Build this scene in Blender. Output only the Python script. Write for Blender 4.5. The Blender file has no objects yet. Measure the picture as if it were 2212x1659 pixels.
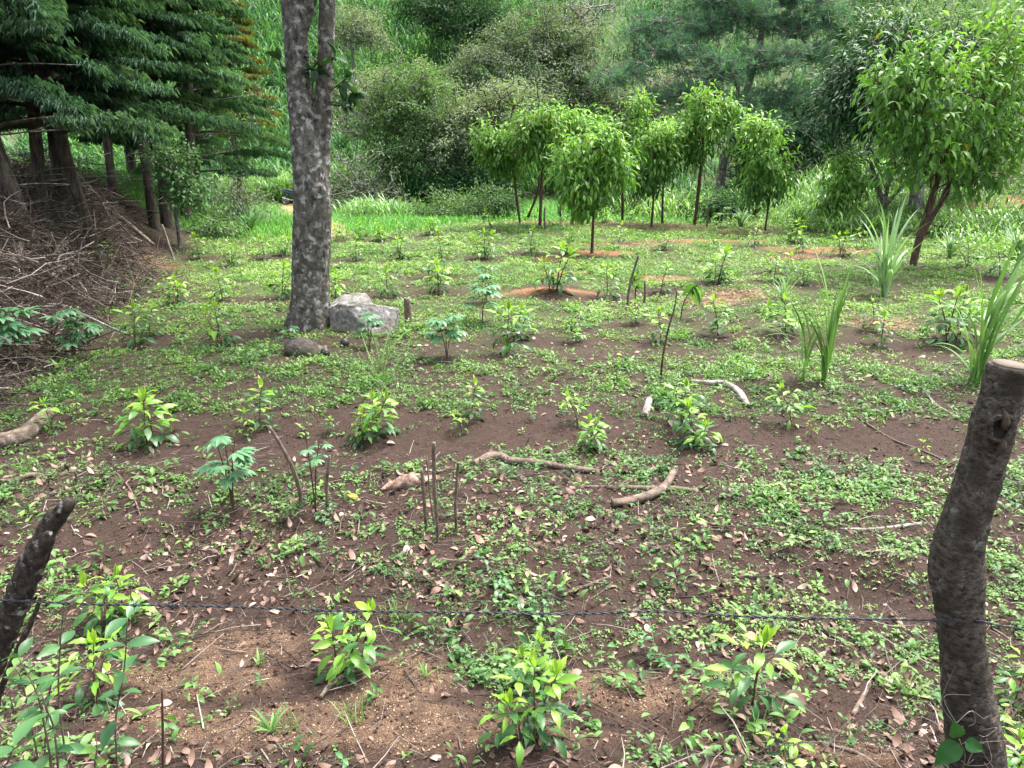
import bpy, math, random
import numpy as np
from mathutils import Vector

# ---------------------------------------------------------------- camera, sky, sun, exposure
S = bpy.context.scene
COL = S.collection
PITCH = math.radians(18.0)
CAM = np.array([0.0, 0.0, 2.6])
FPX, CX, CY = 1637.0, 1106.0, 829.5            # photo units: a 2212 x 1659 view of the photograph
cd = bpy.data.cameras.new('camera')
cd.sensor_width = 36.0
cd.lens = 36.0 * FPX / 2212.0
cd.clip_start, cd.clip_end = 0.05, 800.0
cam = bpy.data.objects.new('camera', cd)
cam.location = CAM
cam.rotation_euler = (math.radians(90) - PITCH, 0, 0)
COL.objects.link(cam)
S.camera = cam

SUN_EL, SUN_AZ = math.radians(64), math.radians(48)     # azimuth measured from +Y towards +X
w = bpy.data.worlds.new('World')
S.world = w
w.use_nodes = True
nt = w.node_tree
bg = nt.nodes['Background']
sky = nt.nodes.new('ShaderNodeTexSky')
sky.sky_type = 'NISHITA'
sky.sun_disc = False
sky.sun_elevation = SUN_EL
sky.sun_rotation = SUN_AZ
sky.air_density = 1.0
sky.dust_density = 6.0
sky.ozone_density = 0.6
ov = nt.nodes.new('ShaderNodeHueSaturation')               # overcast: the blue is greyed by cloud
ov.inputs['Saturation'].default_value = 0.4
nt.links.new(sky.outputs[0], ov.inputs['Color'])
nt.links.new(ov.outputs[0], bg.inputs['Color'])
bg.inputs['Strength'].default_value = 0.13
sd = bpy.data.lights.new('sun', 'SUN')
sd.energy = 1.5
sd.angle = math.radians(11)
sd.color = (1.0, 0.955, 0.88)
sun = bpy.data.objects.new('sun', sd)
_d = Vector((math.sin(SUN_AZ) * math.cos(SUN_EL), math.cos(SUN_AZ) * math.cos(SUN_EL), math.sin(SUN_EL)))
sun.rotation_euler = _d.to_track_quat('Z', 'Y').to_euler()
COL.objects.link(sun)
S.view_settings.view_transform = 'Standard'
S.view_settings.look = 'None'
S.view_settings.gamma = 1.0
S.view_settings.use_curve_mapping = False
S.view_settings.exposure = 2.25
S.cycles.max_bounces = 6
S.cycles.diffuse_bounces = 3
S.cycles.glossy_bounces = 2
S.cycles.transmission_bounces = 4
S.cycles.volume_bounces = 1
S.cycles.caustics_reflective = False
S.cycles.caustics_refractive = False

# ---------------------------------------------------------------- helpers: noise, rays, meshes
def _hash(ix, iy, s):
    n = (ix.astype(np.int64) * 374761393 + iy.astype(np.int64) * 668265263 + s * 974634533) & 0xFFFFFFFF
    n = ((n ^ (n >> 13)) * 1274126177) & 0xFFFFFFFF
    n = ((n ^ (n >> 16)) * 2246822519) & 0xFFFFFFFF
    return ((n ^ (n >> 15)) & 0xFFFFFF) / float(0xFFFFFF)

def vn(x, y, s=0):
    x = np.asarray(x, float); y = np.asarray(y, float)
    ix, iy = np.floor(x), np.floor(y)
    fx, fy = x - ix, y - iy
    fx = fx * fx * (3 - 2 * fx); fy = fy * fy * (3 - 2 * fy)
    a = _hash(ix, iy, s); b = _hash(ix + 1, iy, s); c = _hash(ix, iy + 1, s); d = _hash(ix + 1, iy + 1, s)
    return (a * (1 - fx) + b * fx) * (1 - fy) + (c * (1 - fx) + d * fx) * fy

def fbm(x, y, s=0, o=4):
    t, a, n = 0.0, 1.0, 0.0
    for k in range(o):
        t = t + a * vn(np.asarray(x) * 2 ** k + 17.3 * k, np.asarray(y) * 2 ** k - 9.1 * k, s + k)
        n += a; a *= 0.5
    return t / n

def ss(a, b, x):
    t = np.clip((np.asarray(x, float) - a) / (b - a), 0, 1)
    return t * t * (3 - 2 * t)

def bank_edge(y):
    return 5.0 + 0.23 * (np.asarray(y) - 7.7)

def zg(x, y):
    """height of the ground"""
    x = np.asarray(x, float); y = np.asarray(y, float)
    z = 0.9 * (1 - ss(0.0, 3.6, y))
    z = z + 1.5 * ss(0, 3.8, -x - bank_edge(y)) * ss(5.0, 8.8, y) * (1 - ss(26, 36, y))
    z = z - 1.1 * ss(23, 37, y)
    hs = 47 - 0.28 * np.maximum(x, 0)
    t = np.maximum(0, y - hs)
    z = z + 0.43 * t * t / (t + 7) + ss(0, 12, t) * 2.2 * (fbm(x * 0.09, y * 0.09, 5, 3) - 0.5)
    z = z + 0.25 * ss(19, 31, y) * np.maximum(0, x - 8.5) * (1 - ss(60, 90, y))
    far = 1 - ss(25, 45, y)
    z = z + far * 0.16 * (fbm(x * 0.45, y * 0.45, 1, 3) - 0.5) * ss(2.0, 5.0, y)
    for yr, wd in ((6.25, .5), (9.6, .5), (12.9, .6), (17.2, .8)):       # shallow scraped planting strips
        yy = y + 0.5 * (fbm(x * 0.25, x * 0 + yr, 3, 2) - 0.5)
        z = z - 0.05 * np.exp(-((yy - yr) / wd) ** 2)
    return z

_F = np.array([0, math.cos(PITCH), -math.sin(PITCH)])
_U = np.array([0, math.sin(PITCH), math.cos(PITCH)])
_R = np.array([1.0, 0, 0])
def ray(px, py):
    return _F + _R * ((px - CX) / FPX) + _U * ((CY - py) / FPX)
def pt(px, py, Y):
    """the point at world depth Y on the sight line; also its axial depth"""
    d = ray(px, py)
    return CAM + d * (Y / d[1])
def dep(Y, py):
    return Y / ray(0, py)[1]
def mpp(Y, py=600):
    return dep(Y, py) / FPX
_ts = np.concatenate([np.arange(1.2, 30, 0.01), np.arange(30, 160, 0.05)])
def at(px, py):
    """ground point under a sight line"""
    d = ray(px, py)
    p = CAM[None] + d[None] * _ts[:, None]
    below = p[:, 2] < zg(p[:, 0], p[:, 1])
    k = int(np.argmax(below)) if below.any() else len(_ts) - 1
    q = p[k].copy(); q[2] = float(zg(q[0], q[1]))
    return q

class MB:
    """collects vertices, faces, a per-vertex number v"""
    def __init__(s): s.V = []; s.Q = []; s.T = []; s.A = []; s.n = 0
    def add(s, v, q=None, t=None, a=0.5):
        v = np.asarray(v, float).reshape(-1, 3)
        if q is not None and len(q): s.Q.append(np.asarray(q, np.int64).reshape(-1, 4) + s.n)
        if t is not None and len(t): s.T.append(np.asarray(t, np.int64).reshape(-1, 3) + s.n)
        s.V.append(v); s.A.append(np.broadcast_to(np.asarray(a, float), (len(v),)).copy()); s.n += len(v)
    def mesh(s, name, mats, smooth=True, extra=None):
        me = bpy.data.meshes.new(name)
        V = np.concatenate(s.V) if s.V else np.zeros((0, 3))
        Q = np.concatenate(s.Q) if s.Q else np.zeros((0, 4), np.int64)
        T = np.concatenate(s.T) if s.T else np.zeros((0, 3), np.int64)
        me.vertices.add(len(V)); me.vertices.foreach_set('co', V.astype(np.float32).ravel())
        loops = np.concatenate([Q.ravel(), T.ravel()]).astype(np.int32)
        me.loops.add(len(loops)); me.loops.foreach_set('vertex_index', loops)
        st = np.concatenate([np.arange(len(Q)) * 4, len(Q) * 4 + np.arange(len(T)) * 3]).astype(np.int32)
        me.polygons.add(len(st)); me.polygons.foreach_set('loop_start', st)
        try: me.polygons.foreach_set('loop_total', np.concatenate([np.full(len(Q), 4), np.full(len(T), 3)]).astype(np.int32))
        except Exception: pass
        me.polygons.foreach_set('use_smooth', np.full(len(st), smooth, dtype=bool))
        me.update(calc_edges=True)
        a = me.attributes.new('v', 'FLOAT', 'POINT'); a.data.foreach_set('value', np.concatenate(s.A).astype(np.float32))
        for k, arr in (extra or {}).items():
            a = me.attributes.new(k, 'FLOAT', 'POINT'); a.data.foreach_set('value', np.asarray(arr, np.float32))
        me.materials.append(mats)
        return me
    def build(s, name, mat, parent=None, loc=None, smooth=True, extra=None):
        if loc is not None and s.V: s.V = [v - np.asarray(loc)[None] for v in s.V]
        o = bpy.data.objects.new(name, s.mesh(name, mat, smooth, extra))
        COL.objects.link(o)
        if parent is not None: o.parent = parent
        elif loc is not None: o.location = loc
        return o

def tag(o, label=None, cat=None, group=None, kind=None):
    if label: o['label'] = label
    if cat: o['category'] = cat
    if group: o['group'] = group
    if kind: o['kind'] = kind
    return o
def thing(name, loc, label, cat, group=None, rz=0.0, sc=1.0):
    o = bpy.data.objects.new(name, None)
    o.location = loc; o.rotation_euler = (0, 0, rz); o.scale = (sc, sc, sc)
    o.empty_display_size = 0.1
    COL.objects.link(o)
    return tag(o, label, cat, group)
def dup(root, loc, rz, sc, label):
    r = root.copy(); COL.objects.link(r)
    r.location = loc; r.rotation_euler = (0, 0, rz); r.scale = (sc, sc, sc); r['label'] = label
    for ch in root.children:
        c = ch.copy(); COL.objects.link(c); c.parent = r
        for g in ch.children:
            d = g.copy(); COL.objects.link(d); d.parent = c
    return r

def nrm(a):
    a = np.asarray(a, float)
    return a / np.maximum(np.linalg.norm(a, axis=-1, keepdims=True), 1e-9)
def frames(d, n):
    """rotation matrices whose columns are (across, along d, normal)"""
    d = nrm(d); x = nrm(np.cross(d, n)); z = np.cross(x, d)
    return np.stack([x, d, z], axis=-1)
def stamp(mb, tv, tq, tt, pos, R, scale, a):
    """copies of one small leaf template at many places, as faces of one mesh"""
    k, n = len(pos), len(tv)
    if not k: return
    scale = np.asarray(scale, float)
    sv = scale[:, None, None] if scale.ndim == 1 else scale[:, None, :]
    V = np.einsum('kij,knj->kni', R, np.broadcast_to(tv[None], (k, n, 3)) * sv) + np.asarray(pos)[:, None, :]
    off = (np.arange(k) * n)[:, None, None]
    q = (np.asarray(tq)[None] + off).reshape(-1, 4) if tq is not None and len(tq) else None
    t = (np.asarray(tt)[None] + off).reshape(-1, 3) if tt is not None and len(tt) else None
    mb.add(V.reshape(-1, 3), q, t, np.repeat(a, n))

def leaf(n=3, across=2, w=0.2, droop=0.25, fold=0.12, wave=0.0, veins=0, peak=0.45, pw=1.0, cup=0.0):
    """leaf along +Y, length 1"""
    V = []; 
    for i in range(n + 1):
        t = i / n
        u = t / peak if t < peak else (1 - t) / (1 - peak)
        wd = w * (math.sin(u * math.pi / 2) ** pw) if 0 < t < 1 else w * 0.04
        ang = droop * t
        y = t if droop == 0 else math.sin(ang * 1.6) / (1.6 * droop); z = -(1 - math.cos(ang * 1.6)) / (1.6 * droop) if droop else 0
        for j in range(across + 1):
            s = 2 * j / across - 1
            zz = z + fold * wd / w * abs(s) * w * 2 + wave * math.sin(t * 22 + s * 2.0 + 1.3 * (s > 0)) * abs(s) ** 1.5 * (u > .05)
            if veins: zz += 0.010 * math.cos((t - 0.28 * abs(s) * w / 0.2 * .5) * veins * 2 * math.pi) * (1 - abs(abs(s) - .5)) * min(1, u * 2)
            V.append((s * wd, y, zz - cup * (abs(s) ** 2) * wd))
    q = [(i * (across + 1) + j, i * (across + 1) + j + 1, (i + 1) * (across + 1) + j + 1, (i + 1) * (across + 1) + j) for i in range(n) for j in range(across)]
    return np.array(V), np.array(q)
# light two-triangle leaf, folded on its midrib
def leaf2(w=0.22, y=0.42, z=0.06, droop=0.12):
    return np.array([(0, 0, 0), (w, y, z), (0, 1, -droop), (-w, y, z)]), None, np.array([(0, 1, 2), (0, 2, 3)])

def tube(mb, P, r, sides=10, bump=0.0, bs=6.0, seed=0, cap=True, a=0.5, flare=None):
    P = np.asarray(P, float); n = len(P); r = np.broadcast_to(np.asarray(r, float), (n,))
    T = np.gradient(P, axis=0); T = nrm(T)
    ref = np.array([0, 0, 1.0]) if abs(T[:, 2]).mean() < 0.8 else np.array([0, 1.0, 0])
    X = nrm(np.cross(T, ref)); Y = np.cross(T, X)
    th = np.arange(sides) * 2 * math.pi / sides
    L = np.concatenate([[0], np.cumsum(np.linalg.norm(np.diff(P, axis=0), axis=1))])
    rr = np.repeat(r[:, None], sides, 1)
    if bump:
        cx = np.cos(th)[None] * 1.7 + seed * 3.1; cy = np.sin(th)[None] * 1.7
        rr = rr * (1 + bump * (2 * fbm(cx + 0 * L[:, None] + 5, L[:, None] * bs + cy * 1.3, seed, 3) - 1))
    V = P[:, None] + rr[..., None] * (np.cos(th)[None, :, None] * X[:, None] + np.sin(th)[None, :, None] * Y[:, None])
    i = np.arange(n - 1)[:, None] * sides; j = np.arange(sides)[None]; k = (j + 1) % sides
    q = np.stack([i + j, i + k, i + sides + k, i + sides + j], -1).reshape(-1, 4)
    V = V.reshape(-1, 3); t = []
    if cap:
        V = np.concatenate([V, P[:1], P[-1:]])
        for jj in range(sides):
            t.append((n * sides, (jj + 1) % sides, jj)); t.append((n * sides + 1, (n - 1) * sides + jj, (n - 1) * sides + (jj + 1) % sides))
    mb.add(V, q, t, a)

def resample(P, step):
    """smooth curve through the points (Catmull-Rom)"""
    P = np.asarray(P, float)
    if len(P) == 2: 
        n = max(2, int(np.linalg.norm(P[1] - P[0]) / step) + 1)
        return P[0] + (P[1] - P[0]) * np.linspace(0, 1, n)[:, None]
    Q = np.concatenate([2 * P[:1] - P[1:2], P, 2 * P[-1:] - P[-2:-1]])
    out = []
    for i in range(1, len(Q) - 2):
        m = max(2, int(np.linalg.norm(Q[i + 1][:3] - Q[i][:3]) / step) + 1)
        t = np.linspace(0, 1, m, endpoint=False)[:, None]
        p0, p1, p2, p3 = Q[i - 1], Q[i], Q[i + 1], Q[i + 2]
        out.append(0.5 * (2 * p1 + (p2 - p0) * t + (2 * p0 - 5 * p1 + 4 * p2 - p3) * t * t + (3 * p1 - p0 - 3 * p2 + p3) * t ** 3))
    return np.concatenate(out + [P[-1:]])
def rtube(mb, pts, radii, step, **kw):
    """pts smoothed together with their radii"""
    A = resample(np.concatenate([np.asarray(pts, float), np.asarray(radii, float)[:, None]], 1), step)
    tube(mb, A[:, :3], np.maximum(A[:, 3], 1e-4), **kw)

def cones(mb, P0, P1, r0, r1, sides=4, a=0.5):
    P0 = np.asarray(P0, float); P1 = np.asarray(P1, float); k = len(P0)
    if not k: return
    d = nrm(P1 - P0 + 1e-9); ref = np.where(np.abs(d[:, 2:3]) > 0.9, np.array([[1.0, 0, 0]]), np.array([[0, 0, 1.0]]))
    X = nrm(np.cross(d, ref)); Y = np.cross(d, X)
    th = np.arange(sides) * 2 * math.pi / sides
    ring = np.cos(th)[None, :, None] * X[:, None] + np.sin(th)[None, :, None] * Y[:, None]
    V = np.concatenate([P0[:, None] + ring * np.asarray(r0)[:, None, None], P1[:, None] + ring * np.asarray(r1)[:, None, None]], 1)
    j = np.arange(sides); q = np.stack([j, (j + 1) % sides, sides + (j + 1) % sides, sides + j], -1)
    q = (q[None] + (np.arange(k) * 2 * sides)[:, None, None]).reshape(-1, 4)
    mb.add(V.reshape(-1, 3), q, None, np.repeat(np.broadcast_to(np.asarray(a, float), (k,)), 2 * sides))

def blades(mb, pos, az, L, W, th0, th1, n=4, a=0.5, roll=None):
    """grass blades: start at angle th0 from vertical, end at th1"""
    k = len(pos); t = np.linspace(0, 1, n + 1)
    th = np.asarray(th0)[:, None] + (np.asarray(th1) - np.asarray(th0))[:, None] * (t[None] ** 1.4)
    seg = np.asarray(L)[:, None] / n
    h = np.concatenate([np.zeros((k, 1)), np.cumsum(np.sin(th[:, 1:]) * seg, 1)], 1)
    z = np.concatenate([np.zeros((k, 1)), np.cumsum(np.cos(th[:, 1:]) * seg, 1)], 1)
    ca, sa = np.cos(az)[:, None], np.sin(az)[:, None]
    C = np.asarray(pos)[:, None] + np.stack([h * ca, h * sa, z], -1)
    wd = np.asarray(W)[:, None] * np.where(t < .35, .55 + .45 * t / .35, np.maximum(0.03, 1 - ((t - .35) / .65) ** 1.6))[None]
    side = np.stack([-sa, ca, 0 * sa], -1)
    V = np.stack([C - side * wd[..., None] / 2, C + side * wd[..., None] / 2], 2).reshape(k, -1, 3)
    i = np.arange(n) * 2; q = np.stack([i, i + 1, i + 3, i + 2], -1)
    q = (q[None] + (np.arange(k) * 2 * (n + 1))[:, None, None]).reshape(-1, 4)
    mb.add(V.reshape(-1, 3), q, None, np.repeat(np.broadcast_to(np.asarray(a, float), (k,)), 2 * (n + 1)))

# ---------------------------------------------------------------- materials
def _ramp(n, stops):
    r = n.new('ShaderNodeValToRGB'); e = r.color_ramp.elements
    while len(e) < len(stops): e.new(0.5)
    for k, (p, c) in enumerate(stops): e[k].position = p; e[k].color = (*c, 1)
    return r
def leafmat(name, cols, rough=0.5, trans=0.3, spec=0.35, objvar=0.12, tcol=None):
    """foliage: colour picked along cols by the leaf's own number v; some light passes through"""
    m = bpy.data.materials.new(name); m.use_nodes = True; n = m.node_tree.nodes; l = m.node_tree.links
    b = n['Principled BSDF']; out = n['Material Output']
    at_ = n.new('ShaderNodeAttribute'); at_.attribute_name = 'v'
    rp = _ramp(n, [(k / (len(cols) - 1), c) for k, c in enumerate(cols)])
    l.new(at_.outputs['Fac'], rp.inputs[0])
    oi = n.new('ShaderNodeObjectInfo')
    hv = n.new('ShaderNodeHueSaturation')
    mr = n.new('ShaderNodeMapRange'); mr.inputs[3].default_value = 1 - objvar; mr.inputs[4].default_value = 1 + objvar
    l.new(oi.outputs['Random'], mr.inputs[0]); l.new(mr.outputs[0], hv.inputs['Value']); l.new(rp.outputs[0], hv.inputs['Color'])
    l.new(hv.outputs[0], b.inputs['Base Color'])
    b.inputs['Roughness'].default_value = rough
    b.inputs['Specular IOR Level'].default_value = spec
    tr = n.new('ShaderNodeBsdfTranslucent'); mx = n.new('ShaderNodeMixShader'); mx.inputs[0].default_value = trans
    tm = n.new('ShaderNodeMix'); tm.data_type = 'RGBA'; tm.blend_type = 'MULTIPLY'; tm.inputs[0].default_value = 1.0
    l.new(hv.outputs[0], tm.inputs[6]); tm.inputs[7].default_value = (*(tcol or (1.25, 1.35, 0.6)), 1)
    l.new(tm.outputs[2], tr.inputs['Color'])
    l.new(b.outputs[0], mx.inputs[1]); l.new(tr.outputs[0], mx.inputs[2]); l.new(mx.outputs[0], out.inputs['Surface'])
    return m
def barkmat(name, dark, mid, pale=None, scale=9.0, pale_amt=0.45, bump=0.6, rough=0.9, stretch=0.35, moss=None, pscale=None):
    m = bpy.data.materials.new(name); m.use_nodes = True; n = m.node_tree.nodes; l = m.node_tree.links
    b = n['Principled BSDF']; b.inputs['Roughness'].default_value = rough; b.inputs['Specular IOR Level'].default_value = 0.2
    tc = n.new('ShaderNodeTexCoord'); mp = n.new('ShaderNodeMapping'); mp.inputs['Scale'].default_value = (1, 1, stretch)
    l.new(tc.outputs['Object'], mp.inputs[0])
    n1 = n.new('ShaderNodeTexNoise'); n1.inputs['Scale'].default_value = scale; n1.inputs['Detail'].default_value = 8; n1.inputs['Roughness'].default_value = 0.7
    l.new(mp.outputs[0], n1.inputs['Vector'])
    rp = _ramp(n, [(0.36, dark), (0.62, mid)]); l.new(n1.outputs[0], rp.inputs[0]); col = rp.outputs[0]
    if pale is not None:
        n2 = n.new('ShaderNodeTexNoise'); n2.inputs['Scale'].default_value = pscale or scale * 0.75; n2.inputs['Detail'].default_value = 6; n2.inputs['Roughness'].default_value = 0.62
        l.new(tc.outputs['Object'], n2.inputs['Vector'])
        mr = n.new('ShaderNodeMapRange'); mr.inputs[1].default_value = 1 - pale_amt; mr.inputs[2].default_value = 1 - pale_amt + 0.1; l.new(n2.outputs[0], mr.inputs[0])
        mx = n.new('ShaderNodeMix'); mx.data_type = 'RGBA'; l.new(mr.outputs[0], mx.inputs[0]); l.new(col, mx.inputs[6]); mx.inputs[7].default_value = (*pale, 1); col = mx.outputs[2]
    if moss is not None:
        n3 = n.new('ShaderNodeTexNoise'); n3.inputs['Scale'].default_value = scale * 0.22; n3.inputs['Detail'].default_value = 5; l.new(tc.outputs['Object'], n3.inputs['Vector'])
        mr = n.new('ShaderNodeMapRange'); mr.inputs[1].default_value = 0.5; mr.inputs[2].default_value = 0.68; l.new(n3.outputs[0], mr.inputs[0])
        mx = n.new('ShaderNodeMix'); mx.data_type = 'RGBA'; l.new(mr.outputs[0], mx.inputs[0]); l.new(col, mx.inputs[6]); mx.inputs[7].default_value = (*moss, 1); col = mx.outputs[2]
    l.new(col, b.inputs['Base Color'])
    bp = n.new('ShaderNodeBump'); bp.inputs['Strength'].default_value = bump; bp.inputs['Distance'].default_value = 0.03
    l.new(n1.outputs[0], bp.inputs['Height']); l.new(bp.outputs[0], b.inputs['Normal'])
    return m
def plain(name, c, rough=0.6, metal=0.0, spec=0.4):
    m = bpy.data.materials.new(name); m.use_nodes = True; n = m.node_tree.nodes; l = m.node_tree.links; b = n['Principled BSDF']
    b.inputs['Roughness'].default_value = rough; b.inputs['Metallic'].default_value = metal; b.inputs['Specular IOR Level'].default_value = spec
    tx = n.new('ShaderNodeTexNoise'); tx.inputs['Scale'].default_value = 30; tx.inputs['Detail'].default_value = 4
    rp = _ramp(n, [(0.3, tuple(x * 0.75 for x in c)), (0.7, tuple(min(1, x * 1.2) for x in c))]); l.new(tx.outputs[0], rp.inputs[0]); l.new(rp.outputs[0], b.inputs['Base Color'])
    return m
def varmat(name, cols, rough=0.8, trans=0.0):
    """colour picked by the piece's own number v (twigs, fallen leaves)"""
    m = bpy.data.materials.new(name); m.use_nodes = True; n = m.node_tree.nodes; l = m.node_tree.links; b = n['Principled BSDF']
    b.inputs['Roughness'].default_value = rough; b.inputs['Specular IOR Level'].default_value = 0.25
    a = n.new('ShaderNodeAttribute'); a.attribute_name = 'v'
    rp = _ramp(n, [(k / (len(cols) - 1), c) for k, c in enumerate(cols)]); l.new(a.outputs['Fac'], rp.inputs[0])
    tx = n.new('ShaderNodeTexNoise'); tx.inputs['Scale'].default_value = 45; tx.inputs['Detail'].default_value = 3
    mr = n.new('ShaderNodeMapRange'); mr.inputs[1].default_value = 0.3; mr.inputs[2].default_value = 0.7; mr.inputs[3].default_value = 0.65; mr.inputs[4].default_value = 1.25; l.new(tx.outputs[0], mr.inputs[0])
    hv = n.new('ShaderNodeHueSaturation'); l.new(mr.outputs[0], hv.inputs['Value']); l.new(rp.outputs[0], hv.inputs['Color']); l.new(hv.outputs[0], b.inputs['Base Color'])
    return m

M = {}
M['coffee_dark'] = leafmat('coffee_leaf', [(0.018, 0.066, 0.02), (0.038, 0.12, 0.03), (0.075, 0.2, 0.04)], 0.4, 0.3, 0.4)
M['coffee_lime'] = leafmat('coffee_new_leaf', [(0.08, 0.22, 0.03), (0.17, 0.36, 0.045), (0.31, 0.46, 0.07)], 0.42, 0.42, 0.45)
M['coffee_stem'] = barkmat('coffee_stem', (0.05, 0.035, 0.02), (0.13, 0.1, 0.06), None, 30, bump=.3)
M['weed'] = leafmat('weed_leaf', [(0.03, 0.085, 0.022), (0.075, 0.175, 0.04), (0.15, 0.28, 0.065), (0.25, 0.36, 0.12)], 0.5, 0.35, 0.4, 0)
M['grass'] = leafmat('grass_blade', [(0.05, 0.13, 0.03), (0.1, 0.22, 0.045), (0.2, 0.32, 0.08)], 0.5, 0.35, 0.35, 0)
M['meadow'] = leafmat('meadow_grass', [(0.045, 0.16, 0.03), (0.08, 0.24, 0.04), (0.14, 0.32, 0.06)], 0.5, 0.4, 0.3, 0)
M['cane'] = leafmat('cane_blade', [(0.016, 0.065, 0.03), (0.04, 0.125, 0.045), (0.09, 0.21, 0.075), (0.22, 0.36, 0.17)], 0.6, 0.3, 0.18, 0)
M['cane_near'] = leafmat('cane_near', [(0.07, 0.16, 0.05), (0.13, 0.27, 0.07), (0.25, 0.4, 0.12)], 0.4, 0.35, 0.45, .05)
M['cane_blue'] = leafmat('cane_bluish', [(0.08, 0.17, 0.08), (0.17, 0.3, 0.15), (0.32, 0.46, 0.26)], 0.4, 0.3, 0.45, .05)
M['cypress'] = leafmat('cypress_spray', [(0.016, 0.045, 0.029), (0.036, 0.088, 0.055), (0.066, 0.142, 0.085), (0.115, 0.205, 0.11)], 0.75, 0.3, 0.25, 0.15)
M['cypress_gold'] = leafmat('cypress_gold', [(0.05, 0.075, 0.02), (0.13, 0.14, 0.035), (0.25, 0.22, 0.06)], 0.6, 0.15, 0.25, 0.1)
M['acacia'] = leafmat('grey_leaf', [(0.06, 0.095, 0.058), (0.12, 0.165, 0.1), (0.19, 0.24, 0.15), (0.26, 0.31, 0.2)], 0.8, 0.25, 0.1, 0.1)
M['olive'] = leafmat('olive_leaf', [(0.04, 0.09, 0.035), (0.085, 0.16, 0.06), (0.15, 0.24, 0.1), (0.24, 0.33, 0.15)], 0.75, 0.28, 0.12, 0.1)
M['darkbush'] = leafmat('dark_leaf', [(0.012, 0.04, 0.018), (0.03, 0.08, 0.03), (0.06, 0.13, 0.05), (0.1, 0.18, 0.07)], 0.75, 0.22, 0.12, 0.15)
M['pine'] = leafmat('pine_needle', [(0.045, 0.11, 0.075), (0.095, 0.195, 0.13), (0.17, 0.3, 0.19)], 0.7, 0.25, 0.15, 0.1)
M['pine_dark'] = leafmat('dark_needle', [(0.006, 0.024, 0.014), (0.014, 0.045, 0.024), (0.025, 0.07, 0.035)], 0.55, 0.1, 0.3, 0.1)
M['mango'] = leafmat('mango_leaf', [(0.010, 0.038, 0.014), (0.02, 0.066, 0.022), (0.045, 0.11, 0.036), (0.10, 0.19, 0.06)], 0.5, 0.15, 0.2, 0.05)
M['bright'] = leafmat('bright_leaf', [(0.045, 0.12, 0.03), (0.095, 0.215, 0.045), (0.16, 0.31, 0.065), (0.27, 0.42, 0.11)], 0.5, 0.38, 0.25, 0.1)
M['yellow_leaf'] = leafmat('yellow_leaf', [(0.3, 0.2, 0.03), (0.4, 0.3, 0.05)], 0.6, 0.3, 0.3, 0)
M['cassava'] = leafmat('cassava_leaf', [(0.05, 0.15, 0.07), (0.09, 0.22, 0.1), (0.16, 0.3, 0.15)], 0.42, 0.3, 0.4, 0.1)
M['shrub'] = leafmat('weed_shrub_leaf', [(0.03, 0.1, 0.035), (0.06, 0.16, 0.055), (0.1, 0.23, 0.07)], 0.4, 0.3, 0.4, 0.1)
M['heart'] = leafmat('vine_leaf', [(0.02, 0.085, 0.02), (0.03, 0.11, 0.025)], 0.4, 0.25, 0.4, 0)
M['trunk'] = barkmat('lichened_bark', (0.026, 0.022, 0.018), (0.165, 0.152, 0.135), (0.32, 0.335, 0.30), 16.0, 0.475, 1.0, moss=(0.075, 0.068, 0.05), stretch=.55, pscale=11)
M['post'] = barkmat('post_bark', (0.02, 0.015, 0.012), (0.17, 0.145, 0.12), (0.25, 0.265, 0.23), 42.0, 0.42, 1.0, stretch=1.6, moss=(0.05, 0.042, 0.03), pscale=26)
M['leanpost'] = barkmat('lean_post_bark', (0.014, 0.010, 0.008), (0.085, 0.068, 0.055), (0.36, 0.40, 0.34), 45.0, 0.43, 1.0, stretch=.6, pscale=22)
M['cut'] = plain('cut_wood', (0.12, 0.095, 0.075), 0.9)
M['bark'] = barkmat('brown_bark', (0.03, 0.022, 0.016), (0.12, 0.09, 0.065), (0.22, 0.21, 0.18), 10.0, 0.38, 0.6)
M['bark_dark'] = barkmat('dark_bark', (0.022, 0.017, 0.014), (0.105, 0.088, 0.075), (0.22, 0.21, 0.19), 14.0, 0.36, 0.7, stretch=.2)
M['bark_pale'] = barkmat('pale_bark', (0.1, 0.085, 0.07), (0.3, 0.28, 0.25), (0.42, 0.42, 0.38), 12.0, 0.45, 0.4)
M['bark_grey'] = barkmat('grey_bark', (0.06, 0.055, 0.05), (0.2, 0.19, 0.175), (0.36, 0.37, 0.34), 12.0, 0.45, 0.5)
M['red_bark'] = barkmat('red_brown_bark', (0.035, 0.02, 0.015), (0.11, 0.07, 0.052), None, 20.0, bump=0.3)
M['log'] = barkmat('log_bark', (0.06, 0.042, 0.032), (0.2, 0.155, 0.125), (0.32, 0.27, 0.23), 16.0, 0.4, 0.6, stretch=1)
M['stick'] = barkmat('stick_bark', (0.05, 0.036, 0.028), (0.19, 0.15, 0.12), (0.28, 0.25, 0.21), 40.0, 0.38, 0.4)
M['rot'] = barkmat('rotten_wood', (0.1, 0.06, 0.045), (0.36, 0.25, 0.2), (0.45, 0.34, 0.29), 12.0, 0.4, 0.8, stretch=1)
M['twigs'] = varmat('dry_twigs', [(0.02, 0.015, 0.012), (0.052, 0.038, 0.031), (0.115, 0.09, 0.075), (0.33, 0.285, 0.25)], 0.85)
M['deadleaf'] = varmat('dead_leaf', [(0.05, 0.03, 0.022), (0.13, 0.075, 0.055), (0.25, 0.16, 0.125), (0.42, 0.31, 0.26)], 0.6)
M['deadleaf_dark'] = varmat('withered_leaf', [(0.022, 0.015, 0.012), (0.05, 0.034, 0.027), (0.1, 0.07, 0.056), (0.2, 0.15, 0.125)], 0.75)
M['straw'] = varmat('straw', [(0.16, 0.1, 0.06), (0.32, 0.22, 0.14), (0.5, 0.38, 0.25)], 0.8)

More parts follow.
